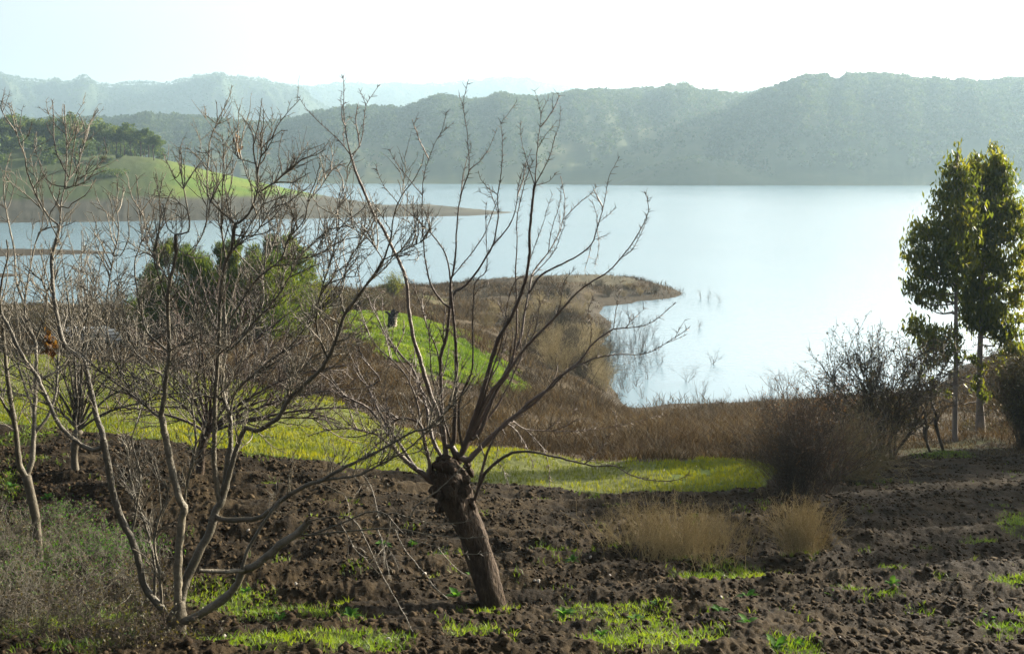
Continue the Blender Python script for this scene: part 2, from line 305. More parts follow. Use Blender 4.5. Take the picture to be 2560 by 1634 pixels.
hc = mixc(np.array([.065, .115, .012]), np.array([.10, .135, .018]), sst(.3, .7, fbm(X_*.05, Y_*.15)))
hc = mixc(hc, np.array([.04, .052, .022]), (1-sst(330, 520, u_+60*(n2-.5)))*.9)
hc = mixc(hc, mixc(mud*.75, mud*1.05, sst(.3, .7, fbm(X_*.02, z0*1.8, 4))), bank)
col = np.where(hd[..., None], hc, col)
nr, nc = S_.shape; idx = np.arange(nr*nc).reshape(nr, nc)
Q = np.stack([idx[:-1, :-1], idx[:-1, 1:], idx[1:, 1:], idx[1:, :-1]], -1).reshape(-1, 4)
gm = bpy.data.materials.new('ground_cover'); gm.use_nodes = True; nt = gm.node_tree; p = nt.nodes['Principled BSDF']; p.inputs['Roughness'].default_value = .95; p.inputs['Specular IOR Level'].default_value = .1
av = nt.nodes.new('ShaderNodeAttribute'); av.attribute_name = 'col'
tc = nt.nodes.new('ShaderNodeTexCoord'); nz = nt.nodes.new('ShaderNodeTexNoise'); nz.inputs['Scale'].default_value = 9; nz.inputs['Detail'].default_value = 9; nz.inputs['Roughness'].default_value = .7
nt.links.new(tc.outputs['Object'], nz.inputs[0])
mr = nt.nodes.new('ShaderNodeMapRange'); mr.inputs[1].default_value = .25; mr.inputs[2].default_value = .75; mr.inputs[3].default_value = .45; mr.inputs[4].default_value = 1.6
nt.links.new(nz.outputs[0], mr.inputs[0])
mm = nt.nodes.new('ShaderNodeVectorMath'); mm.operation = 'SCALE'; nt.links.new(av.outputs['Color'], mm.inputs[0]); nt.links.new(mr.outputs[0], mm.inputs['Scale']); nt.links.new(mm.outputs[0], p.inputs['Base Color'])
bp = nt.nodes.new('ShaderNodeBump'); bp.inputs['Distance'].default_value = .06; bp.inputs['Strength'].default_value = .9; nt.links.new(nz.outputs[0], bp.inputs['Height']); nt.links.new(bp.outputs[0], p.inputs['Normal'])
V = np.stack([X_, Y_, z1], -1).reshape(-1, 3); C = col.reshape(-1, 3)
# the hillside behind and beside the camera, one coarse skirt of the same sheet
bx, by = np.meshgrid(np.linspace(-90, 90, 46), np.linspace(-70, 1.6, 20)); bz = 16.6 - .02*np.abs(bx) - .1*by*0 + .12*(-by)
bz = np.where(by > -1, 16.0-.2, bz+.0*bx)-.02*np.abs(bx)
bi = np.arange(bx.size).reshape(bx.shape)+len(V)
V = np.vstack([V, np.stack([bx, by, bz-.05], -1).reshape(-1, 3)]); C = np.vstack([C, np.tile(soil2, (bx.size, 1))])
Q = np.vstack([Q, np.stack([bi[:-1, :-1], bi[:-1, 1:], bi[1:, 1:], bi[1:, :-1]], -1).reshape(-1, 4)])
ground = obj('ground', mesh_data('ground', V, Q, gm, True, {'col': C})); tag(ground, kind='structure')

# ---------------------------------------------------------------- water
wm = bpy.data.materials.new('lake_water'); wm.use_nodes = True; nt = wm.node_tree; p = nt.nodes['Principled BSDF']
p.inputs['Base Color'].default_value = (.10, .17, .21, 1); p.inputs['Roughness'].default_value = .20; p.inputs['IOR'].default_value = 1.33; p.inputs['Specular IOR Level'].default_value = .75
tc = nt.nodes.new('ShaderNodeTexCoord'); mp = nt.nodes.new('ShaderNodeMapping'); mp.inputs['Scale'].default_value = (1, .8, 1); nt.links.new(tc.outputs['Object'], mp.inputs[0])
n_a = nt.nodes.new('ShaderNodeTexNoise'); n_a.inputs['Scale'].default_value = 1.1; n_a.inputs['Detail'].default_value = 5; nt.links.new(mp.outputs[0], n_a.inputs[0])
n_b = nt.nodes.new('ShaderNodeTexNoise'); n_b.inputs['Scale'].default_value = .012; n_b.inputs['Detail'].default_value = 3; nt.links.new(mp.outputs[0], n_b.inputs[0])
sx = nt.nodes.new('ShaderNodeSeparateXYZ'); nt.links.new(tc.outputs['Object'], sx.inputs[0])
mr = nt.nodes.new('ShaderNodeMapRange'); mr.inputs[1].default_value = 85; mr.inputs[2].default_value = 260; mr.inputs[3].default_value = .04; mr.inputs[4].default_value = 1.0; nt.links.new(sx.outputs[1], mr.inputs[0])
m2 = nt.nodes.new('ShaderNodeMapRange'); m2.inputs[1].default_value = .35; m2.inputs[2].default_value = .65; m2.inputs[3].default_value = .45; m2.inputs[4].default_value = 1.2; nt.links.new(n_b.outputs[0], m2.inputs[0])
mu = nt.nodes.new('ShaderNodeMath'); mu.operation = 'MULTIPLY'; nt.links.new(mr.outputs[0], mu.inputs[0]); nt.links.new(m2.outputs[0], mu.inputs[1])
bp = nt.nodes.new('ShaderNodeBump'); bp.inputs['Distance'].default_value = .24; nt.links.new(mu.outputs[0], bp.inputs['Strength']); nt.links.new(n_a.outputs[0], bp.inputs['Height']); nt.links.new(bp.outputs[0], p.inputs['Normal'])
V = np.array([(-5200, 60, 0), (5200, 60, 0), (5200, 6000, 0), (-5200, 6000, 0)])
lake = obj('lake', mesh_data('lake', V, np.array([[0, 1, 2, 3]]), wm)); tag(lake, kind='structure')

# ---------------------------------------------------------------- hills across the lake, each with its forest
hillm = mat('hill_ground', [(.022, .035, .016), (.05, .062, .028), (.09, .085, .045)], .012, .95, .05, var=.0, detail=8)
hillm2 = mat('far_hill_ground', [(.014, .024, .014), (.026, .038, .020), (.045, .052, .030)], .004, .95, .05, var=.0, detail=8)
def hill(name, ridge, Dr, Df, rough, trees, th, seed, gul=.12, ncrown=14, bare=9.0, back=500, m=None, u0=None, u1=None):
    """ridge: (photo u, v) of the skyline at distance Dr; Df = distance of its foot"""
    rg = np.random.default_rng(seed); ru = np.array([r[0] for r in ridge], float); rv = np.array([r[1] for r in ridge], float)
    ua = np.linspace(ru[0], ru[-1], 420); ta = np.concatenate([np.linspace(0, 1, 60), np.linspace(1, 2, 14)[1:]])
    U, T = np.meshgrid(ua, ta)
    def surf(U, T):
        dr = Dr + rough*2.2*(fbm(U*.004+seed, U*0+seed)-.5)*2; df = (np.interp(U, Df[0], Df[1]) if isinstance(Df, tuple) else Df) + 6*(fbm(U*.02, U*0+3)-.5)
        y = np.where(T <= 1, df+(dr-df)*T, dr+back*(T-1)); zr = EYE-(np.interp(U, ru, rv)-HY)/F*dr - th*.8
        g = fbm(U*.012+seed*3.1+T*.7, T*1.3+seed, 4)
        sh = np.where(T <= 1, (np.sin(np.clip(T, 0, 1)*np.pi/2)**1.15), 1-(T-1)**1.5*.9)
        z = np.maximum(zr, 2)*sh*(1+gul*2.2*(g-.5)*np.sin(np.clip(T, 0, 1)*np.pi)*1.6) - .8*(1-np.clip(T*12, 0, 1)) + (fbm(U*.05, T*9+seed, 3)-.5)*rough*.12*np.clip(T*6, 0, 1)
        return (U-CX)/F*y, y, z
    X, Y, Zh = surf(U, T); nr, nc = X.shape; idx = np.arange(nr*nc).reshape(nr, nc)
    Q = np.stack([idx[:-1, :-1], idx[:-1, 1:], idx[1:, 1:], idx[1:, :-1]], -1).reshape(-1, 4)
    o = obj(name, mesh_data(name, np.stack([X, Y, Zh], -1).reshape(-1, 3), Q, m or hillm, True)); tag(o, kind='structure')
    n = trees; us = rg.uniform(ru[0], ru[-1], n); ts = 1-np.abs(rg.normal(0, .42, n)); ts = np.where(ts < 0, rg.uniform(0, 1, n), ts)
    ts = np.where(rg.random(n) < .16, rg.uniform(.975, 1.02, n), ts); x, y, z = surf(us, ts)
    keep = (z > bare*(1+.6*rg.random(n))) & ((fbm(us*.02+seed, ts*5) > .36) | (ts > .8) | (z > 40)); x, y, z = x[keep], y[keep], z[keep]; n = len(x)
    h = th*rg.uniform(.55, 1.25, n); w = h*rg.uniform(.38, .6, n)
    c = np.stack([x, y, z+h*.6], -1)[:, None] + nrm(rg.normal(0, 1, (n, ncrown, 3)))*rg.uniform(.5, 1, (n, ncrown, 1))*np.stack([w, w, h*.42], -1)[:, None]
    sz = (w*.6)[:, None]*rg.uniform(.6, 1.3, (n, ncrown)); tone = np.repeat(rg.random(n), ncrown)
    Vc, Qc = cards(c.reshape(-1, 3), rg.normal(0, 1, (n*ncrown, 3)), sz.ravel()*1.2, sz.ravel(), rg)
    mb = MB(); mb.add(Vc, Qc, np.repeat(np.clip(tone*.35+.1+.5*np.repeat(fbm(x*.008, z*.03+y*.004, 3), ncrown)+rg.normal(0, .06, n*ncrown), 0, 1), 4))
    return mb
def k(*a): return [(p[0]*1.0631, p[1]*1.0631) for p in a]
forest = MB()
def merge(b):
    for v_, q_, a_ in zip(b.V, [q for q in b.Q], b.A): forest.add(v_, q_-0 if False else q_, a_)
hs = []
shore = ([300, 744, 1063, 1382, 1700, 2339, 3300], [1035, 1030, 1015, 985, 950, 930, 925])
hs.append(hill('wooded_ridge', k((-900, 300), (-300, 290), (0, 285), (320, 276), (400, 270), (500, 283), (600, 288), (700, 280), (800, 262), (860, 256), (950, 255), (1050, 236), (1200, 234), (1300, 225), (1400, 214), (1500, 211), (1600, 217), (1700, 227), (1800, 226), (2000, 240), (2300, 260), (2700, 280)), 1520, shore, 60, 24000, 7.5, 3))
hs.append(hill('wooded_hill', k((1480, 412), (1560, 385), (1640, 330), (1720, 265), (1770, 232), (1800, 216), (1835, 200), (1870, 188), (1900, 180), (1935, 176), (1962, 192), (1978, 190), (1990, 178), (2030, 174), (2080, 180), (2130, 184), (2180, 192), (2250, 198), (2330, 192), (2408, 186), (2560, 180), (2900, 200)), 1250, ([1500, 2339, 3300], [952, 925, 920]), 50, 17000, 7.5, 7))
hs.append(hill('shore_knoll', k((1440, 428), (1500, 402), (1560, 380), (1640, 366), (1720, 372), (1790, 392), (1860, 412), (1960, 430)), 985, ([1500, 2339], [946, 926]), 8, 500, 3.0, 9, bare=6, back=80, gul=.03))
hs.append(hill('distant_hill', k((-900, 200), (-300, 170), (0, 180), (60, 184), (130, 191), (250, 196), (380, 193), (450, 186), (560, 181), (620, 189), (690, 206), (760, 250), (850, 290), (1000, 330)), 3200, 2300, 130, 9000, 10.0, 12, gul=.2, ncrown=8, bare=4, m=hillm2))
hs.append(hill('distant_ridge', k((500, 215), (620, 212), (690, 208), (720, 203), (760, 200), (810, 194), (860, 199), (900, 198), (1050, 195), (1150, 188), (1230, 185), (1300, 196), (1350, 208), (1450, 230), (1600, 250)), 4300, 3300, 150, 8000, 12.0, 15, gul=.15, ncrown=7, bare=4, m=hillm2))
hs.append(hill('horizon_ridge', k((1200, 214), (1350, 209), (1450, 210), (1550, 212), (1650, 211), (1750, 214), (1900, 218), (2600, 220)), 4600, 3900, 100, 3500, 12.0, 19, gul=.1, ncrown=6, bare=4, m=hillm2))
names = ['forest_on_wooded_ridge', 'forest_on_wooded_hill', 'scrub_on_shore_knoll', 'forest_on_distant_hill', 'forest_on_distant_ridge', 'forest_on_horizon_ridge']
labs = ['hazy blue green forest covering the middle ridge across the lake', 'hazy forest covering the tallest hill above the right shore', 'low scrub on the small knoll at the far waterline',
        'pale hazy forest on the distant hill at upper left', 'pale forest line on the distant ridge behind the middle ridge', 'faint forest line on the farthest ridge left of the tall hill']
for b, nme, lb in zip(hs, names, labs):
    tag(obj(nme.split('_on_')[0], b.mesh(nme, M['forest'])), lb, 'forest' if 'forest' in nme else 'scrub', kind='stuff')

# ---------------------------------------------------------------- trees of the headland
def crown_cloud(lobes, n, size, rng, droop=False, flat=1.0):
    """leaf cards spread through a set of lobes (x,y,z,rx,ry,rz)"""
    lobes = np.array(lobes, float); w = (lobes[:, 3]*lobes[:, 4]*lobes[:, 5])**.75; i = rng.choice(len(lobes), n, p=w/w.sum())
    d = nrm(rng.normal(0, 1, (n, 3)))*(rng.random(n)**.45)[:, None]; c = lobes[i, :3]+(rng.normal(0, .58, (n, 3)) if droop else d)*lobes[i, 3:]
    dr = rng.normal(0, 1, (n, 3)); 
    if droop: dr = dr*.45+np.array([0, 0, -1.0])
    s = size*rng.uniform(.6, 1.4, n); V_, Q_ = cards(c, dr, s*(1.6 if droop else 1.1), s*(.45 if droop else .8)*flat, rng)
    return V_, Q_, np.repeat(np.clip(rng.normal(.5, .2, n)+(i % 5-2)*.06, 0, 1), 4)
def stone_pine(seed, h, w, n=1500):
    rg = np.random.default_rng(seed); lob = []
    for _ in range(9):
        a = rg.uniform(0, 6.28); r = w*.55*rg.random()**.5; lob.append((r*math.cos(a), r*math.sin(a), h*rg.uniform(.58, .88), w*rg.uniform(.3, .45), w*rg.uniform(.3, .45), h*rg.uniform(.08, .16)))
    cr = MB(); V_, Q_, A_ = crown_cloud(lob, n, .55, rg); cr.add(V_, Q_, A_)
    tk = MB(); P = np.zeros((1, 7, 3)); P[0, :, 2] = np.linspace(-.8, h*.8, 7); P[0, :, 0] = np.cumsum(rg.normal(0, .12, 7)); P[0, :, 1] = np.cumsum(rg.normal(0, .12, 7)); tk.add(*tubes(P, np.linspace(.24, .09, 7)[None], 6))
    ends = np.array([l[:3] for l in lob]); b = np.repeat(P[0, 3:5].mean(0)[None], len(ends), 0); q = np.stack([b, b*.5+ends*.5+np.array([0, 0, -.4]), ends], 1); tk.add(*tubes(q, np.array([[.09, .06, .03]]), 4))
    return tk.mesh('trunk', M['bark']), cr.mesh('crown', M['woodleaf'])
pines = [stone_pine(40+i, h, w) for i, (h, w) in enumerate([(12, 5.0), (10.5, 4.2), (13, 5.6), (9, 4.0)])]
edge = [(388, 'lone', 424)] 
spots = [(372, 441), (352, 438), (330, 440), (336, 448), (312, 437), (290, 441), (268, 437), (246, 440), (222, 438), (198, 441), (172, 438), (146, 441), (118, 438), (92, 441), (64, 438), (34, 441), (6, 438), (358, 452), (300, 452), (240, 452)]
tr_l = empty('pine_tree', gxy((386-CX)/F*420, 420), 'lone umbrella shaped pine at the tip of the headland wood on the green slope', 'tree')
obj('trunk', pines[1][0], tr_l); obj('crown', pines[1][1], tr_l)
for i, (u, D) in enumerate(spots):
    t = empty('pine_tree', gxy((u-CX)/F*D, D), 'dark pine with bare trunk in the front row of the headland wood', 'tree', 'pines along the edge of the headland wood')
    a, b = pines[i % 4]; obj('trunk', a, t); obj('crown', b, t); t.rotation_euler.z = i*1.7; t.scale = (1, 1, 1+.12*math.sin(i*2.1))
rg = np.random.default_rng(5); mb = MB()
for i in range(260):
    u = rg.uniform(-700, 395); D = rg.uniform(443, 505); g = gxy((u-CX)/F*D, D); h = rg.uniform(10.5, 15.5)*(.7 if u > 330 else 1); w = rg.uniform(3.6, 5.5)
    lob = [(g[0]+rg.normal(0, w*.35), g[1]+rg.normal(0, w*.35), g[2]+h*rg.uniform(.5, .92), w*.5, w*.5, h*.14) for _ in range(6)]
    V_, Q_, A_ = crown_cloud(lob, 420, .75, rg); mb.add(V_, Q_, np.clip(A_+rg.normal(0, .12), 0, 1))
    mb.add(*tubes(np.array([[g-np.array([0, 0, 1]), g+np.array([0, 0, h*.7])]]), np.array([[.25, .12]]), 5))
for i in range(110):                                                    # dark trees down the shaded left slope
    u = rg.uniform(-700, 230); D = rg.uniform(385, 440); g = gxy((u-CX)/F*D, D); h = rg.uniform(4, 9); w = h*.45
    lob = [(g[0]+rg.normal(0, w*.4), g[1]+rg.normal(0, w*.4), g[2]+h*rg.uniform(.3, .85), w*.55, w*.55, h*.2) for _ in range(6)]
    V_, Q_, A_ = crown_cloud(lob, 380, .7, rg); mb.add(V_, Q_, np.clip(A_-.1, 0, 1))
tag(obj('wood', mb.mesh('wood', M['woodleaf'])), 'dense dark green wood covering the top of the headland', 'wood', kind='stuff')
for i, (u, v, w, h, lb) in enumerate([(280, 478, 9, 4.2, 'rounded yellow green bush low on the headland slope above the grey bank'), (262, 452, 3.2, 2.6, 'small pale bush halfway up the headland slope'), (300, 427, 2.6, 2.0, 'smallest bush high on the headland slope under the pines'), (222, 460, 3, 2.5, 'small bush left of the rounded bush on the headland slope')]):
    D = 385 if i == 0 else 405; D = D if i < 2 else 418; g = gxy((u-CX)/F*D, D); m_ = MB(); rr = np.random.default_rng(60+i)
    lob = [(rr.normal(0, w*.28), rr.normal(0, w*.2), h*rr.uniform(.2, .75), w*.26, w*.26, h*.28) for _ in range(9)]
    V_, Q_, A_ = crown_cloud(lob, 1200, .4, rr); m_.add(V_, Q_, A_); tr_ = MB(); b_ = np.zeros((12, 3)); b_[:, 0] = rr.normal(0, w*.1, 12); P_, R_ = shoots(b_, rr.normal(0, .5, (12, 3))+np.array([0, 0, 1]), np.full(12, h*.7), np.full(12, .05), 4, rng=rr); tr_.add(*tubes(P_, R_, 4))
    e_ = empty('bush', g, lb, 'bush'); obj('foliage', m_.mesh('foliage', M['woodleaf']), e_); obj('stems', tr_.mesh('stems', M['darktwig']), e_)
# ---------------------------------------------------------------- bare trees: limbs follow measured lines, shoots and spurs grow off them
def resample(P, m):
    P = np.asarray(P, float); s = np.concatenate([[0], np.cumsum(np.linalg.norm(np.diff(P, axis=0), axis=1))]); t = np.linspace(0, s[-1], m)
    i = np.clip(np.searchsorted(s, t, 'right')-1, 0, len(s)-2); f = ((t-s[i])/(s[i+1]-s[i]+1e-9))[:, None]
    a = P[np.maximum(i-1, 0)]; b = P[i]; c = P[i+1]; d = P[np.minimum(i+2, len(P)-1)]        # Catmull-Rom
    return .5*((2*b)+(c-a)*f+(2*a-5*b+4*c-d)*f**2+(3*b-a-3*c+d)*f**3)
class Bare:
    """a leafless tree: root Empty at its foot, one mesh per limb with the shoots that grow on it"""
    def __init__(s, foot, D0, label, cat='tree', name='bare_tree', seed=1, spur=.05, sgap=.045, tm=None, lm=None):
        s.foot = np.array(foot); s.root = empty(name, foot, label, cat); s.D0 = D0; s.pl = []; s.rng = np.random.default_rng(seed); s.spur = spur; s.sgap = sgap; s.lm = lm or M['shoot']; s.tm = tm or M['bark']; s.thin = 1.0; s.web = 2; s.kink = .10; s.taper = 1.15
    def limb(s, px, r0, r1=.7, dd=None, start=None, shoot_n=0, shoot_l=(.25, .6), join=45, name='limb', upb=.12, tip_sub=True, m=None):
        """px: photo points from the base to the tip; r0, r1 radii in photo pixels; dd metres of drift in depth"""
        px = np.array(px, float); rg = s.rng; r0 *= s.thin
        D = s.D0; bestP = None
        if s.pl:
            allp = np.vstack(s.pl); U, Vv = proj(allp[:, 0], allp[:, 1], allp[:, 2]); dist = np.hypot(U-px[0, 0], Vv-px[0, 1]); j = dist.argmin()
            if dist[j] < join: D = allp[j, 1]; bestP = allp[j]
        if start is not None: D = start
        L = np.hypot(*(px[-1]-px[0]))/F*D; dd = rg.normal(0, .28)*L if dd is None else dd
        tt = np.linspace(0, 1, len(px)); P = np.array([at(u, v, D+dd*t**1.1) for (u, v), t in zip(px, tt)])
        if bestP is not None: P = np.vstack([bestP, P[1:]]) if np.hypot(*(px[0]-np.array(proj(*bestP)))) < 14 else np.vstack([bestP, P])
        m = m or max(8, int(np.hypot(np.diff(px[:, 0]), np.diff(px[:, 1])).sum()/14)); P = resample(P, m)
        R = (r1+(r0-r1)*(1-np.linspace(0, 1, m))**s.taper)*D/F; R *= 1+.06*rg.normal(0, 1, m); P[1:-1] += rg.normal(0, .0022, (m-2, 3))*(1+R[1:-1, None]*12)
        s.pl.append(P); mb = MB(); mb.add(*tubes(P[None], R[None], 7 if r0 > 5 else 5), rg.uniform(.2, .8))
        T = nrm(np.gradient(P, axis=0)); Ltot = np.linalg.norm(np.diff(P, axis=0), axis=1).sum()
        PP = P[None]; r_t = 1.0*D/F
        def spurs(PP, gap, size, rad):
            Lq = np.linalg.norm(np.diff(PP, axis=1), axis=2).sum(1).mean(); n = max(2, int(Lq/gap)); b, t_, tt_ = along(PP, n, .12, 1, rg)
            P2, R2 = shoots(b, side(t_, rg.uniform(.6, 1.25, len(b)), rg), size*rg.uniform(.4, 1.5, len(b)), np.full(len(b), rad), 3, .12, .06, .3, rg); mb.add(*tubes(P2, R2, 3), rg.random())
        spurs(PP, s.sgap, s.spur, 1.0*r_t)
        if shoot_n:
            b, t_, q = along(PP, shoot_n, .12, (.98 if r1 > 1.3 else .80), rg); P2, R2 = shoots(b, side(t_, rg.uniform(.45, 1.0, len(b)), rg)+np.array([0, 0, upb*3]), rg.uniform(*shoot_l, len(b)), 1.35*r_t*rg.uniform(.7, 1.5, len(b)), 8, s.kink, upb*.5, .45, rg)
            mb.add(*tubes(P2, R2, 4), rg.random()); spurs(P2, s.sgap*1.3, s.spur, .9*r_t)
            if tip_sub:
                b, t_, q = along(P2, s.web, .2, .95, rg); P3, R3 = shoots(b, side(t_, rg.uniform(.5, 1.0, len(b)), rg)+np.array([0, 0, .2]), rg.uniform(*shoot_l, len(b))*.5, np.full(len(b), 1.05*r_t), 5, .14, upb*.4, .4, rg)
                mb.add(*tubes(P3, R3, 3), rg.random()); spurs(P3, s.sgap*1.6, s.spur*.9, .8*r_t)
        return obj(name, mb.mesh(name, s.lm, True, s.foot), s.root)
    def trunk(s, px, rad, knob=0.0, seed=3, m=40, k=20, material=None):
        px = np.array(px, float); P = resample(np.array([at(u, v, s.D0) for u, v in px]), m); R = np.interp(np.linspace(0, 1, m), np.linspace(0, 1, len(rad)), np.array(rad, float))*s.D0/F
        V, Q = tubes(P[None], R[None], k); V = V.reshape(m, k, 3); c = P[:, None]; an = np.arange(k)/k*2*np.pi
        nz = fbm(np.cos(an)[None]*1.6+np.sin(an)[None]*.0+seed, np.linspace(0, 6, m)[:, None]+np.sin(an)[None]*1.6, 4)-.5
        groove = .05*np.sin(an[None]*7+np.linspace(0, 3, m)[:, None]*1.4+nz*5)
        kk = np.interp(np.linspace(0, 1, m), np.linspace(0, 1, len(rad)), np.linspace(.18, 1, len(rad))**2)[:, None]
        V = c+(V-c)*(1+nz[..., None]*(.5+knob*kk[..., None]*1.6)+groove[..., None]); mb = MB(); mb.add(V.reshape(-1, 3), Q)
        cap = np.array([[ (m-1)*k+i, (m-1)*k+(i+1) % k, len(mb.V[0])] for i in range(k)]); mb.n = 0; allV = np.vstack([V.reshape(-1, 3), P[-1:]+np.array([[0, 0, .04]])])
        mb = MB(); mb.add(allV, Q); mb.T.append(cap)
        s.pl.append(P); return obj('trunk', mb.mesh('trunk', material or s.tm, True, s.foot), s.root)
    def knobs(s, pts, r, n=1):
        """gnarled burls where years of cutting have thickened the head"""
        mb = MB(); rg = s.rng
        for (u, v, rr, dz) in pts:
            c = at(u, v, s.D0+dz); th, ph = np.meshgrid(np.linspace(0, np.pi, 12), np.linspace(0, 2*np.pi, 16, endpoint=False), indexing='ij')
            d = np.stack([np.sin(th)*np.cos(ph), np.sin(th)*np.sin(ph), np.cos(th)], -1); f = 1+.55*(fbm(d[..., 0]*2.2+u, d[..., 2]*2.2+d[..., 1]*2+v, 4)-.5)*2
            V = c+d*(rr*.85*s.D0/F)*f[..., None]; ix = np.arange(12*16).reshape(12, 16); a = ix[:-1]; b = ix[1:]; Q = np.stack([a, np.roll(a, -1, 1), np.roll(b, -1, 1), b], -1).reshape(-1, 4); mb.add(V.reshape(-1, 3), Q)
        return obj('burl', mb.mesh('burl', s.tm, True, s.foot), s.root)

# --- the pollarded tree in the middle
foot = gp(1236, 1514); TD = foot[1]
T = Bare(foot, TD, 'leaning pollarded tree with knobbly dark trunk and bare upswept shoots in ploughed soil', seed=21, name='pollarded_tree')
T.spur = .07; T.sgap = .035; T.thin = .76; T.taper = 1.7; T.web = 2
T.trunk([(1236, 1540), (1232, 1505), (1218, 1450), (1200, 1392), (1182, 1340), (1163, 1297), (1146, 1262), (1134, 1232), (1124, 1200), (1119, 1172), (1118, 1150)], [36, 32, 31, 32, 33, 34, 35, 37, 41, 37, 22], knob=.2)
T.knobs([(1090, 1196, 22, 0), (1150, 1190, 25, .05), (1120, 1170, 26, -.12), (1102, 1165, 15, -.15), (1136, 1210, 14, -.22), (1165, 1200, 13, -.15), (1100, 1240, 12, -.18), (1150, 1250, 12, -.18), (1168, 1160, 13, 0), (1090, 1162, 12, 0), (1088, 1226, 18, -.1), (1160, 1222, 20, -.12), (1112, 1150, 20, 0), (1142, 1150, 18, .1), (1180, 1262, 13, -.05), (1100, 1268, 17, .05), (1128, 1228, 26, -.16), (1175, 1180, 14, .1), (1078, 1178, 15, .05)], 1)
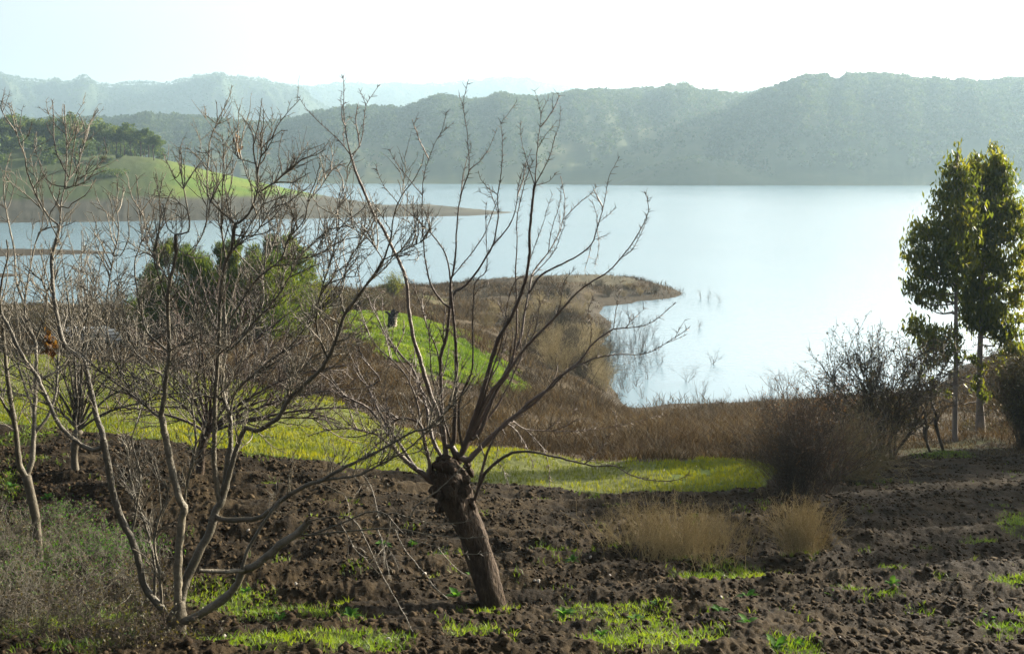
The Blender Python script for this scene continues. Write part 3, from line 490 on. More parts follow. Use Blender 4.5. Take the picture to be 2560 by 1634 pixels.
TL = [
 ([(1112, 1150), (1102, 1056), (1075, 982), (1051, 900), (1032, 837), (1022, 767), (1016, 701), (997, 650), (989, 635), (975, 606), (957, 570), (934, 535), (918, 496), (898, 450), (885, 414), (877, 388)], 9, 3.4, 0),
 ([(877, 388), (869, 356), (863, 317), (859, 278), (859, 238), (860, 209), (855, 186)], 2.8, .7, 0),
 ([(877, 388), (895, 372), (905, 343), (910, 304), (915, 265), (931, 238), (949, 212)], 2.4, .7, 0),
 ([(915, 265), (905, 238), (897, 221)], 1.2, .6, 0),
 ([(875, 386), (846, 349), (811, 318), (778, 286), (758, 261), (747, 242)], 2.4, .6, 0),
 ([(1106, 1157), (1090, 1118), (1075, 1071), (1063, 1009), (1032, 923), (1000, 884), (960, 830), (935, 770), (905, 720), (893, 660)], 8, 1.2, 5),
 ([(1114, 1153), (1106, 1040), (1102, 923), (1104, 884), (1117, 837), (1125, 770), (1127, 708)], 7, 4, 2),
 ([(1127, 708), (1123, 668), (1113, 635), (1097, 606), (1074, 580), (1038, 544), (1003, 515), (970, 479), (950, 447), (939, 412)], 3.4, .7, 0),
 ([(1133, 1110), (1137, 1040), (1140, 962), (1141, 884), (1137, 825), (1131, 767), (1127, 708), (1133, 680), (1139, 635), (1142, 570), (1149, 505), (1159, 466), (1172, 429), (1172, 382), (1168, 336), (1162, 294), (1158, 258), (1165, 225), (1169, 207)], 8.5, .7, 0),
 ([(1158, 256), (1150, 245), (1146, 238)], 1, .6, 0),
 ([(1173, 429), (1198, 404), (1220, 375), (1233, 346), (1242, 323)], 2, .6, 0),
 ([(1131, 767), (1110, 759), (1080, 716), (1067, 669), (1061, 629), (1056, 554), (1056, 489), (1059, 440), (1071, 401), (1087, 359), (1103, 330), (1111, 303), (1115, 281)], 3.8, .7, 0),
 ([(1101, 334), (1120, 318), (1135, 305)], 1.3, .6, 0),
 ([(1056, 486), (1032, 460), (1006, 427), (983, 395), (973, 373)], 2, .6, 0),
 ([(1131, 767), (1135, 732), (1160, 716), (1188, 685), (1214, 645), (1233, 613), (1240, 580), (1246, 538), (1244, 492), (1251, 450), (1255, 401), (1256, 349), (1253, 310), (1269, 287), (1292, 253)], 4.6, .7, 0),
 ([(1233, 609), (1259, 583), (1282, 548), (1292, 505), (1295, 473), (1305, 430), (1318, 401), (1329, 372)], 3, .6, 0),
 ([(1241, 489), (1220, 469), (1201, 447), (1196, 427)], 1.8, .6, 0),
 ([(1133, 700), (1160, 655), (1185, 625), (1208, 590), (1225, 550), (1242, 505)], 2.2, 1, 0),
 ([(1150, 1140), (1180, 1064), (1203, 993), (1239, 868), (1262, 820), (1280, 790), (1305, 728), (1317, 689), (1324, 635), (1324, 587), (1328, 538), (1332, 492), (1337, 463)], 11, 3.2, 0),
 ([(1337, 463), (1341, 408), (1344, 362), (1349, 323), (1352, 290), (1342, 242), (1336, 227)], 2.6, .6, 0),
 ([(1352, 290), (1360, 268), (1371, 246)], 1.3, .6, 0), ([(1344, 369), (1363, 339), (1386, 310), (1393, 300)], 1.6, .6, 0),
 ([(1337, 461), (1357, 427), (1376, 385), (1386, 346), (1398, 310), (1402, 268)], 2.2, .6, 0),
 ([(1335, 458), (1321, 414), (1311, 382), (1301, 339), (1302, 300)], 2, .6, 0), ([(1337, 467), (1356, 460), (1376, 450), (1391, 430)], 1.4, .6, 0),
 ([(1195, 1090), (1240, 980), (1275, 925), (1290, 845), (1292, 747), (1289, 681), (1292, 619), (1292, 554), (1298, 515), (1308, 473), (1321, 430), (1334, 401)], 7, .9, 0),
 ([(1158, 1140), (1215, 1030), (1265, 930), (1300, 850), (1310, 790), (1322, 730), (1329, 690), (1341, 668), (1370, 632), (1389, 600), (1406, 557), (1412, 505), (1406, 460), (1401, 440)], 10, .8, 0),
 ([(1370, 632), (1376, 587), (1388, 544), (1399, 512), (1404, 463)], 1.6, .6, 0), ([(1406, 554), (1428, 528), (1451, 505), (1474, 489), (1492, 466)], 1.7, .6, 0),
 ([(1324, 660), (1347, 587), (1360, 554), (1367, 521), (1381, 486)], 1.8, .6, 0), ([(1330, 690), (1355, 664), (1385, 630), (1400, 590), (1412, 560), (1409, 515)], 1.8, .6, 0),
 ([(1322, 735), (1329, 724), (1345, 695), (1368, 678), (1409, 658), (1451, 635), (1480, 609), (1493, 570), (1506, 528), (1515, 482), (1523, 440), (1539, 411), (1549, 391)], 4.2, .7, 0),
 ([(1494, 567), (1492, 541), (1484, 512), (1471, 496)], 1.5, .5, 0), ([(1494, 572), (1497, 613), (1487, 668)], 1.4, .6, 0), ([(1484, 609), (1472, 640), (1463, 671)], 1.3, .6, 0), ([(1500, 557), (1523, 535), (1542, 518)], 1.3, .5, 0), ([(1488, 600), (1510, 590), (1526, 582)], 1.2, .5, 0),
 ([(1165, 1140), (1223, 990), (1258, 946), (1305, 880), (1336, 845), (1383, 798), (1434, 740), (1473, 708), (1520, 679), (1552, 645), (1581, 606), (1601, 574), (1617, 541), (1622, 525), (1617, 495), (1612, 479)], 10, .8, 0),
 ([(1552, 650), (1580, 625), (1604, 580), (1618, 545)], 1.6, .8, 0),
 ([(1170, 1150), (1200, 1120), (1258, 1064), (1300, 1030), (1329, 1001), (1375, 970), (1418, 927), (1453, 900), (1477, 864), (1504, 841), (1532, 823), (1567, 820), (1606, 814), (1641, 798), (1672, 771), (1690, 756)], 11, .8, 0),
 ([(1532, 823), (1539, 782), (1547, 736), (1553, 704)], 1.8, .6, 2), ([(1475, 866), (1478, 820), (1470, 780), (1484, 740)], 1.5, .6, 1), ([(1567, 820), (1590, 790), (1612, 770)], 1.4, .6, 0),
 ([(1275, 1052), (1345, 1000), (1387, 950), (1434, 919), (1492, 894), (1539, 886), (1590, 886), (1629, 878), (1684, 845), (1723, 818)], 5, .8, 0),
 ([(1684, 845), (1700, 820), (1712, 800)], 1.3, .5, 0), ([(1660, 860), (1690, 848), (1712, 838)], 1.2, .5, 0),
 ([(1180, 1262), (1198, 1215), (1215, 1180), (1258, 1142), (1290, 1130), (1321, 1128), (1375, 1138), (1434, 1153), (1493, 1165), (1532, 1163), (1559, 1177), (1590, 1192), (1629, 1200), (1688, 1200), (1723, 1185)], 7.5, .9, 0),
 ([(1434, 1153), (1470, 1150), (1500, 1158), (1540, 1162)], 1.6, .6, 1), ([(1198, 1215), (1212, 1150), (1232, 1100), (1250, 1070)], 6, 3, 1),
 ([(1278, 1052), (1305, 1069), (1336, 1075), (1395, 1077), (1453, 1075), (1532, 1067), (1590, 1052), (1660, 1036)], 2.6, .6, 3),
 ([(1275, 1060), (1290, 1075), (1317, 1118), (1334, 1165)], 2.3, .9, 0), ([(1310, 1070), (1333, 1092), (1356, 1118), (1370, 1157), (1375, 1216)], 2.0, .8, 0), ([(1262, 1085), (1245, 1115), (1243, 1150), (1262, 1180), (1274, 1224)], 2.0, .8, 0),
 ([(1085, 1205), (1060, 1185), (1032, 1165), (993, 1130), (981, 1107), (973, 1087), (934, 1032), (903, 1009), (860, 989), (829, 954), (790, 925), (762, 900)], 12, 1.2, 9),
 ([(993, 1130), (950, 1091), (918, 1079), (870, 1070), (820, 1075), (770, 1090)], 5, 1, 10), ([(1040, 1165), (1000, 1110), (960, 1050), (935, 1000), (915, 960), (880, 900), (862, 850)], 6.5, 1, 7),
 ([(1075, 1169), (1061, 1099), (1051, 1060), (1028, 1048), (1004, 1044), (970, 1060), (942, 1075), (900, 1090), (850, 1090)], 8, 1.2, 8),
 ([(1051, 1060), (1035, 982), (1004, 923), (953, 876), (930, 850), (905, 800), (887, 750)], 4, .9, 5), ([(950, 950), (930, 923), (903, 884), (887, 841), (872, 806), (858, 760), (850, 715)], 3, .8, 4),
 ([(1102, 923), (1090, 868), (1067, 814), (1047, 747), (1020, 700), (1005, 680)], 3, 1, 2),
 ([(1147, 1120), (1149, 1080), (1149, 1001), (1180, 923), (1182, 806), (1188, 708), (1214, 681), (1217, 629), (1214, 538), (1217, 505)], 5.5, .8, 1),
 ([(1128, 1110), (1100, 1010), (1080, 940), (1076, 880), (1072, 830), (1080, 790)], 4.5, .9, 3), ([(1120, 1130), (1090, 1040), (1045, 960), (1000, 900), (975, 850), (960, 800), (955, 740)], 5, .9, 5),
 ([(1160, 1120), (1195, 1040), (1220, 960), (1240, 900), (1255, 850), (1268, 760), (1290, 700), (1310, 690)], 6, 1, 2), ([(1230, 960), (1250, 900), (1262, 830), (1258, 780), (1250, 740)], 3, .8, 2),
 ([(1383, 798), (1398, 770), (1404, 735), (1412, 700), (1440, 670)], 2, .7, 1), ([(1318, 865), (1340, 820), (1348, 770), (1350, 720)], 2.2, .7, 1), ([(1190, 1100), (1225, 1040), (1260, 985), (1300, 900), (1322, 830), (1352, 760), (1380, 720)], 5.5, .9, 2),
]
for i, (px, r0, r1, ns) in enumerate(TL):
    T.limb(px, r0, r1, shoot_n=(ns+1 if r0 > 2.3 else 0) if ns < 5 else int(ns*1.4), shoot_l=(.2, .6), dd=(None if i > 18 or r0 < 3.5 else None))
# --- the many-stemmed tree in the left foreground
foot = gp(438, 1606); LD = foot[1]
G = Bare(foot, LD, 'pale many-stemmed bare tree with mossy stems filling the left foreground', seed=33, name='bare_tree', spur=.035, sgap=.05, tm=M['greybark'], lm=M['greyshoot'])
G.thin = .85; G.web = 4; G.kink = .16; G.spur = .045; G.sgap = .04
G.trunk([(436, 1640), (438, 1605), (441, 1560), (446, 1525), (450, 1500)], [34, 27, 24, 21, 11], knob=.1, m=18, k=14)
G.limb([(445, 1530), (445, 1480), (445, 1410), (452, 1324), (460, 1268), (449, 1249), (430, 1175), (418, 1110), (410, 1071), (402, 1036)], 13, 8, dd=-.3, name='limb')
G.limb([(446, 1530), (456, 1480), (471, 1436), (501, 1376), (527, 1324), (538, 1279), (557, 1242), (568, 1175), (576, 1118)], 15, 9, dd=.3)
G.limb([(450, 1545), (482, 1545), (553, 1500), (590, 1466), (606, 1429), (635, 1414), (673, 1384), (710, 1354), (744, 1332), (770, 1302)], 13, 9, dd=-.4)
G.limb([(425, 1560), (404, 1522), (359, 1459), (347, 1399), (325, 1339), (299, 1287), (280, 1223), (269, 1156), (258, 1100)], 11, 8, dd=-.2)
G.limb([(402, 1036), (410, 996), (414, 950), (423, 887), (421, 797), (419, 758), (425, 700), (440, 640), (439, 586)], 7.5, 3.6, shoot_n=15)
G.limb([(439, 586), (473, 577), (468, 521), (458, 463), (453, 433), (453, 401), (452, 364)], 2.8, 1.3, shoot_n=5, dd=.1)
G.limb([(439, 586), (420, 570), (412, 540), (408, 510)], 2, 1.1)
G.limb([(453, 433), (440, 445), (430, 425)], 1.6, .9); G.limb([(458, 463), (475, 445), (488, 424), (495, 418)], 1.7, .9); G.limb([(512, 480), (500, 450), (492, 430), (487, 419)], 2, .9)
G.limb([(576, 1118), (575, 1039), (560, 1001), (556, 946), (560, 900), (565, 887), (563, 820), (560, 760)], 7.5, 4, shoot_n=15)
G.limb([(545, 1260), (535, 1157), (537, 1073), (537, 1009), (544, 904), (548, 819), (552, 734), (556, 692), (565, 650), (577, 632), (584, 586), (588, 560)], 8, 4, shoot_n=19)
G.limb([(588, 560), (572, 544), (543, 518), (520, 492), (518, 440), (520, 391), (528, 342), (540, 313), (553, 284), (569, 251), (580, 214)], 3.6, .9, shoot_n=5)
G.limb([(540, 313), (530, 300), (507, 281)], 1.6, .9); G.limb([(541, 312), (560, 305), (580, 292)], 1.5, .9); G.limb([(541, 310), (543, 285), (541, 256)], 1.5, .9); G.limb([(518, 388), (502, 382), (486, 371)], 1.4, .8)
G.limb([(588, 560), (601, 554), (621, 534), (631, 515), (642, 482), (645, 453), (642, 424), (634, 375), (637, 352), (645, 320), (650, 290), (655, 246)], 4, 1, shoot_n=5)
G.limb([(645, 482), (670, 466), (693, 450), (712, 430), (738, 411), (758, 398), (779, 388), (795, 378)], 3.2, 1.0, shoot_n=9)
G.limb([(706, 427), (697, 388), (699, 362), (706, 333)], 1.7, .9); G.limb([(720, 422), (721, 395), (722, 376)], 1.4, .9); G.limb([(768, 392), (770, 372), (769, 358)], 1.2, .8); G.limb([(745, 405), (756, 390), (762, 380)], 1.2, .8)
G.limb([(645, 440), (650, 400), (657, 368), (673, 352), (699, 329), (719, 326)], 2.8, 1, shoot_n=5); G.limb([(657, 366), (641, 339), (630, 320), (621, 303)], 1.7, .9); G.limb([(655, 362), (656, 330), (652, 295)], 1.5, .8)
G.limb([(640, 480), (620, 445), (607, 405), (600, 385), (598, 360), (590, 340)], 1.8, .9); G.limb([(640, 415), (615, 402), (595, 395), (580, 368)], 1.7, .9, shoot_n=5)
G.limb([(560, 650), (556, 590), (554, 567), (556, 505), (557, 440), (559, 388), (556, 336)], 3, 1, shoot_n=9); G.limb([(575, 560), (562, 472), (566, 450), (569, 420), (575, 405)], 2.2, 1)
G.limb([(557, 440), (580, 430), (592, 400)], 1.5, .9); G.limb([(556, 360), (575, 340), (592, 322)], 1.4, .9)
G.limb([(588, 580), (630, 590), (655, 560), (672, 530), (690, 505), (712, 470)], 2.6, .9, shoot_n=9); G.limb([(565, 650), (600, 600), (640, 540), (660, 500), (665, 465)], 2.4, .9, shoot_n=9)
G.limb([(557, 1242), (607, 1080), (637, 1078), (662, 1066), (696, 1043), (721, 1001), (759, 963), (801, 925), (822, 891), (844, 840), (861, 789), (894, 743), (928, 696), (958, 650)], 8.5, 3.4, shoot_n=37)
G.limb([(958, 650), (975, 606), (981, 561), (989, 525), (1006, 487), (1032, 453), (1053, 417), (1059, 385)], 2.8, .8, shoot_n=5); G.limb([(1008, 484), (1000, 465), (995, 449)], 1.3, .8)
G.limb([(958, 650), (940, 620), (915, 590), (880, 570), (862, 550)], 2, .8, shoot_n=9); G.limb([(958, 650), (1000, 630), (1040, 612), (1075, 590), (1090, 570)], 2, .7, shoot_n=13)
G.limb([(822, 891), (800, 850), (790, 800), (800, 740), (815, 690), (830, 640), (845, 560), (850, 480)], 3.4, .9, shoot_n=19); G.limb([(861, 789), (850, 730), (870, 660), (900, 600), (905, 540)], 2.6, .8, shoot_n=13)
G.limb([(696, 1043), (730, 960), (770, 905), (800, 860), (820, 800)], 4, 1.2, shoot_n=22)
G.limb([(538, 1290), (553, 1298), (616, 1298), (661, 1287), (710, 1246), (766, 1212), (800, 1202), (855, 1172), (914, 1141), (971, 1114), (1028, 1080), (1071, 1068), (1121, 1024), (1160, 981), (1188, 939)], 8.5, 1.4, dd=-.9, shoot_n=24)
G.limb([(800, 1202), (849, 1194), (899, 1187), (952, 1160), (1013, 1126), (1058, 1088), (1090, 1060)], 4.6, 1.4, dd=-.3, shoot_n=19)
G.limb([(613, 1425), (600, 1426), (550, 1428), (498, 1425)], 6, 5); G.limb([(610, 1425), (613, 1391), (643, 1332), (673, 1287), (700, 1252)], 5.5, 4, dd=.1)
G.limb([(740, 1338), (785, 1335), (897, 1324), (990, 1321), (1047, 1331), (1123, 1342), (1172, 1344), (1214, 1339)], 3.2, .9, dd=-.5, shoot_n=2, upb=-.3)
G.limb([(785, 1335), (870, 1300), (920, 1280), (963, 1282), (997, 1323), (1035, 1350), (1089, 1365), (1165, 1384), (1229, 1380)], 2.6, .8, shoot_n=2, upb=-.3)
G.limb([(963, 1282), (982, 1280), (1047, 1301), (1096, 1310), (1180, 1301)], 1.9, .8); G.limb([(770, 1302), (840, 1290), (887, 1301), (929, 1380), (960, 1445), (998, 1513), (1032, 1578)], 2.2, .9); G.limb([(985, 1320), (1010, 1370), (1060, 1430), (1090, 1470), (1128, 1502)], 1.7, .7)
G.limb([(1020, 1290), (1040, 1265), (1081, 1236), (1115, 1206), (1165, 1160)], 2.4, .9); G.limb([(899, 1187), (925, 1210), (940, 1260), (948, 1295)], 1.8, .9); G.limb([(1085, 1365), (1130, 1410), (1170, 1440)], 1.5, .7)
G.limb([(258, 1100), (254, 1074), (242, 1043), (226, 973), (214, 918), (207, 899), (172, 875), (156, 852), (144, 797), (134, 739), (131, 700), (130, 643), (143, 594), (149, 565)], 8.5, 4.5, shoot_n=15)
G.limb([(149, 565), (120, 539), (104, 513), (81, 464), (68, 431), (60, 382), (48, 356), (35, 308), (22, 256)], 3, 1, shoot_n=5)
G.limb([(149, 565), (153, 506), (160, 475), (172, 447), (192, 421), (208, 369), (218, 327), (224, 308), (244, 272)], 3.2, 1, shoot_n=5)
G.limb([(172, 447), (153, 408), (140, 376), (134, 343), (134, 295), (130, 251)], 2.4, 1.1); G.limb([(160, 470), (166, 402), (167, 356), (164, 311), (161, 262)], 2.4, 1.1, shoot_n=5); G.limb([(176, 440), (185, 363), (192, 317)], 1.8, 1)
G.limb([(135, 590), (123, 542), (143, 506), (150, 470)], 2, 1.2); G.limb([(172, 477), (208, 457), (227, 441), (266, 426)], 1.8, .9, shoot_n=5); G.limb([(172, 474), (130, 460), (107, 434), (94, 392), (83, 360)], 2, .9)
G.limb([(170, 520), (179, 509), (208, 493), (227, 470), (240, 444)], 1.9, .9); G.limb([(134, 343), (122, 325), (115, 307)], 1.3, .8); G.limb([(60, 360), (70, 340), (80, 305)], 1.3, .8); G.limb([(218, 330), (205, 300), (196, 284)], 1.3, .8); G.limb([(115, 520), (105, 480), (98, 450)], 1.4, .8)
G.limb([(258, 1118), (234, 1125), (195, 1106), (156, 1071), (136, 1039), (113, 989), (93, 942), (70, 910), (43, 864), (19, 813), (2, 782)], 7, 4, shoot_n=19)
G.limb([(402, 1046), (394, 1040), (359, 1010), (324, 981), (289, 957), (250, 926), (218, 899)], 3, 2, shoot_n=19)
G.limb([(402, 1050), (380, 1030), (351, 1000), (324, 970), (296, 922), (273, 856), (265, 778), (273, 700), (283, 640), (265, 610), (247, 594), (240, 558), (229, 530)], 4, .9, shoot_n=22)
G.limb([(283, 640), (293, 600), (297, 560), (290, 520), (281, 487)], 2.3, .9, shoot_n=5); G.limb([(300, 640), (322, 594), (320, 545), (321, 500)], 2, .9)
G.limb([(410, 996), (406, 940), (382, 918), (359, 899), (347, 887), (330, 850), (316, 800), (300, 740), (285, 700)], 3.4, 1, shoot_n=15)
G.limb([(423, 883), (390, 852), (367, 829), (351, 778), (339, 700), (338, 650), (354, 600), (354, 571), (348, 513), (340, 438)], 3.4, 1, shoot_n=13); G.limb([(420, 883), (437, 868), (476, 852), (500, 830)], 2.2, 1, shoot_n=5)
G.limb([(419, 700), (395, 660), (370, 610), (362, 560), (350, 500)], 2.2, .9, shoot_n=9); G.limb([(425, 760), (400, 700), (385, 640), (400, 560), (398, 500), (405, 450)], 2.4, .9, shoot_n=9); G.limb([(440, 620), (470, 640), (500, 600), (515, 560), (525, 510), (530, 430)], 2.2, .9, shoot_n=9)
G.limb([(565, 887), (600, 850), (640, 800), (680, 760), (720, 700), (750, 640), (790, 600), (800, 540)], 4.6, 1, shoot_n=27); G.limb([(563, 820), (600, 760), (640, 700), (700, 650), (720, 600), (760, 550), (770, 500), (790, 450), (800, 405)], 3.8, .9, shoot_n=24)
G.limb([(640, 800), (660, 740), (655, 680), (680, 620), (700, 560), (730, 500), (742, 440)], 2.6, .9, shoot_n=15); G.limb([(790, 600), (830, 560), (850, 500), (870, 440), (884, 400)], 1.9, .8, shoot_n=5); G.limb([(770, 500), (800, 470), (830, 425), (862, 408)], 1.7, .8, shoot_n=5)
G.limb([(700, 650), (740, 645), (790, 640), (840, 600), (880, 570)], 2, .8, shoot_n=13); G.limb([(575, 1039), (590, 980), (640, 930), (690, 890), (740, 850), (790, 780), (830, 730), (880, 660)], 4, .9, shoot_n=27)
G.limb([(560, 1001), (520, 990), (480, 985), (444, 980), (430, 965), (405, 935)], 3.4, 2, shoot_n=13); G.limb([(445, 1320), (470, 1200), (490, 1100), (480, 1000), (500, 900), (490, 800), (500, 700), (480, 640)], 4.6, 1.1, shoot_n=22)
G.limb([(325, 1339), (345, 1250), (350, 1180), (330, 1100), (350, 1040), (370, 990)], 4, 1.3, shoot_n=13); G.limb([(390, 1500), (385, 1400), (360, 1300), (335, 1230), (320, 1150), (325, 1100)], 5, 1.6, shoot_n=15); G.limb([(404, 1522), (400, 1440), (385, 1360), (400, 1290), (420, 1240), (410, 1200)], 5, 2, shoot_n=13)
mb = MB(); rr = np.random.default_rng(70)
for (u, v, n) in [(595, 358, 26), (128, 868, 60), (120, 850, 30)]:
    c = at(u, v, LD-.15); c = c+rr.normal(0, 1, (n, 3))*np.array([.025, .03, .05]); V_, Q_ = cards(c, rr.normal(0, .5, (n, 3))+np.array([0, 0, -1]), rr.uniform(.04, .09, n), rr.uniform(.02, .045, n), rr); mb.add(V_, Q_, np.repeat(rr.random(n), 4))
obj('dead_leaves', mb.mesh('dead_leaves', M['deadleaf'], off=G.foot), G.root)
# --- the forked tree at the left edge
foot = gp(88, 1315); foot = gp(88, 1400) if foot[1] > 17 else foot
H_ = Bare(foot, foot[1], 'slender forked bare tree at the left edge rising out of the thicket', seed=41, name='bare_tree', spur=.04, sgap=.06, tm=M['greybark'], lm=M['greyshoot'])
H_.web = 4; H_.kink = .16
H_.trunk([(100, 1420), (90, 1310), (88, 1285), (78, 1238), (66, 1190)], [12, 11, 11, 10, 12], m=16, k=10)
for px, r0, r1, ns in [([(66, 1190), (50, 1168), (43, 1110), (35, 1051), (25, 985), (19, 942), (11, 868), (6, 809), (0, 740), (8, 690), (20, 640), (16, 600)], 8, 1.5, 7), ([(66, 1190), (80, 1149), (84, 1090), (86, 1032), (90, 953), (91, 887), (86, 848), (66, 809), (62, 758), (70, 700), (75, 675), (84, 626), (97, 581)], 7, 1.5, 8),
   ([(62, 758), (40, 700), (36, 633), (26, 578), (16, 529), (10, 480), (13, 431), (27, 382)], 3, 1, 3), ([(86, 848), (110, 790), (118, 740), (105, 700), (110, 650)], 3, 1, 4), ([(97, 581), (120, 560), (90, 500)], 1.8, .9, 2), ([(84, 1090), (120, 1040), (140, 980), (145, 900), (150, 850), (160, 780)], 4.5, 1.5, 6),
   ([(35, 1051), (10, 1010), (-20, 960), (-40, 900)], 4, 1.5, 5), ([(90, 953), (150, 920), (190, 860), (210, 790), (240, 730), (250, 690)], 3.5, 1, 6), ([(86, 1032), (60, 960), (45, 900), (50, 840), (40, 780), (50, 720)], 3.5, 1, 5)]:
    H_.limb(px, r0, r1, shoot_n=ns*2, shoot_l=(.3, .9))
# --- a second pollarded tree behind the many-stemmed one
foot = gp(503, 1190); BD = foot[1]
B_ = Bare(foot, BD, 'smaller pollarded tree behind the many-stemmed tree at the edge of the green field', seed=51, name='pollarded_tree', spur=.06, sgap=.07)
B_.web = 4
B_.trunk([(498, 1215), (500, 1190), (503, 1140), (508, 1100), (520, 1080)], [11, 10, 9, 10, 13], knob=.3, m=16, k=12)
for j, (du, dv) in enumerate([(-260, -150), (-200, -260), (-120, -330), (-40, -380), (60, -400), (140, -360), (210, -300), (290, -240), (360, -170), (420, -110), (470, -60), (-300, -60), (250, -90), (320, -30)]):
    u0, v0 = 520, 1078; B_.limb([(u0, v0), (u0+du*.25, v0+dv*.38-10), (u0+du*.6, v0+dv*.75-12), (u0+du, v0+dv)], 4.5, .8, shoot_n=16, shoot_l=(.5, 1.3), upb=.08)
foot = gp(190, 1185)
C_ = Bare(foot, foot[1], 'thin pale pollarded tree behind the forked tree, left of the smaller pollarded tree', seed=61, name='pollarded_tree', spur=.06, sgap=.07, tm=M['greybark'], lm=M['greyshoot']); C_.web = 4; C_.kink = .14
C_.trunk([(192, 1210), (190, 1185), (185, 1140), (190, 1100), (196, 1075)], [10, 9, 8, 9, 12], knob=.3, m=16, k=12)
for j, (du, dv) in enumerate([(-230, -220), (-170, -330), (-110, -420), (-50, -480), (10, -500), (70, -470), (130, -420), (190, -340), (250, -260), (300, -170), (-250, -110), (330, -90), (40, -400), (-20, -380)]):
    C_.limb([(196, 1072), (196+du*.22, 1072+dv*.38-8), (196+du*.6, 1072+dv*.72-10), (196+du, 1072+dv)], 4, .8, shoot_n=11, shoot_l=(.5, 1.2), upb=.10)
# ---------------------------------------------------------------- eucalypts by the right edge
def euc(name, label, foot, D, trunk, rad, lobes, n, seed, yaw=0):
    rg = np.random.default_rng(seed); root = empty(name, foot, label, 'tree'); P = resample(np.array([at(u, v, D) for u, v in trunk]), 30); P[0, 2] = min(P[0, 2], foot[2]-.2)
    R = np.interp(np.linspace(0, 1, 30), np.linspace(0, 1, len(rad)), rad)*D/F*(1+.05*rg.normal(0, 1, 30)); mb = MB(); mb.add(*tubes(P[None], R[None], 10)); obj('trunk', mb.mesh('trunk', M['eucbark'], True, foot), root)
    L = []; bb = MB()
    for (u, v, ru, rv) in lobes:
        dz = rg.uniform(-1, 1)*ru*D/F*.8; c = at(u, v, D); c[1] += dz; L.append((*c, 1.1*ru*D/F, 1.1*ru*D/F, 1.1*rv*D/F))
        lo = P[P[:, 2] < c[2]-.15]; b = lo[-1] if len(lo) else P[8]; mid = b*.4+c*.6+np.array([0, 0, -.15*np.hypot(*(c-b)[:2])]); q = resample(np.array([b, mid, c]), 7); q[1:-1] += rg.normal(0, .03, (5, 3)); bb.add(*tubes(q[None], np.linspace(.032, .009, 7)[None], 5))
        e, t_, _ = along(q[None], 7, .5, 1, rg); P2, R2 = shoots(e, side(t_, rg.uniform(.4, 1.2, 7), rg), rg.uniform(.3, .9, 7)*ru*D/F*1.3, np.full(7, .008), 5, .15, -.02, .4, rg); bb.add(*tubes(P2, R2, 3))
    obj('branches', bb.mesh('branches', M['eucbark'], True, foot), root)
    V_, Q_, A_ = crown_cloud(L, n, .13, rg, droop=True); cr = MB(); cr.add(V_, Q_, A_); obj('crown', cr.mesh('crown', M['euc'], off=foot), root)
    return root
f1 = gp(2386, 1106); f1[1] = 36.0; f1 = gxy((2387-CX)/F*36, 36.0)
E1 = [(2394, 372, 7, 16), (2392, 400, 15, 20), (2382, 430, 20, 20), (2404, 425, 20, 22), (2378, 460, 24, 22), (2410, 455, 26, 24), (2368, 492, 28, 22), (2400, 495, 30, 26), (2348, 520, 20, 18), (2385, 530, 32, 26), (2425, 520, 26, 26),
      (2362, 560, 32, 26), (2400, 570, 36, 28), (2300, 572, 26, 18), (2330, 590, 30, 22), (2292, 606, 24, 18), (2360, 610, 38, 28), (2405, 610, 36, 28), (2300, 636, 30, 20), (2280, 650, 22, 14), (2338, 648, 36, 26), (2378, 655, 36, 26), (2412, 650, 28, 26),
      (2298, 676, 24, 16), (2335, 690, 34, 20), (2372, 700, 34, 22), (2284, 712, 22, 16), (2275, 730, 16, 12), (2320, 728, 30, 16), (2355, 742, 30, 14), (2300, 752, 16, 10), (2335, 764, 22, 10),
      (2290, 805, 20, 14), (2310, 826, 30, 20), (2275, 822, 14, 9), (2340, 848, 34, 24), (2322, 866, 26, 18), (2355, 880, 26, 20), (2318, 905, 14, 16), (2340, 900, 18, 12), (2396, 850, 14, 22), (2400, 900, 10, 16), (2375, 825, 14, 12), (2308, 930, 9, 14), (2330, 958, 12, 7), (2345, 975, 9, 6)]
euc('eucalyptus_tree', 'slim eucalyptus with a straight pale trunk and dark drooping crown, the left of the pair', f1, 36.0, [(2387, 1110), (2388, 1040), (2389, 960), (2390, 860), (2390, 760), (2391, 640), (2391, 500), (2393, 380)], [7.5, 6, 5.4, 5, 4.2, 3.2, 2.2, 1], E1, 9500, 81)
f2 = gxy((2451-CX)/F*37.5, 37.5)
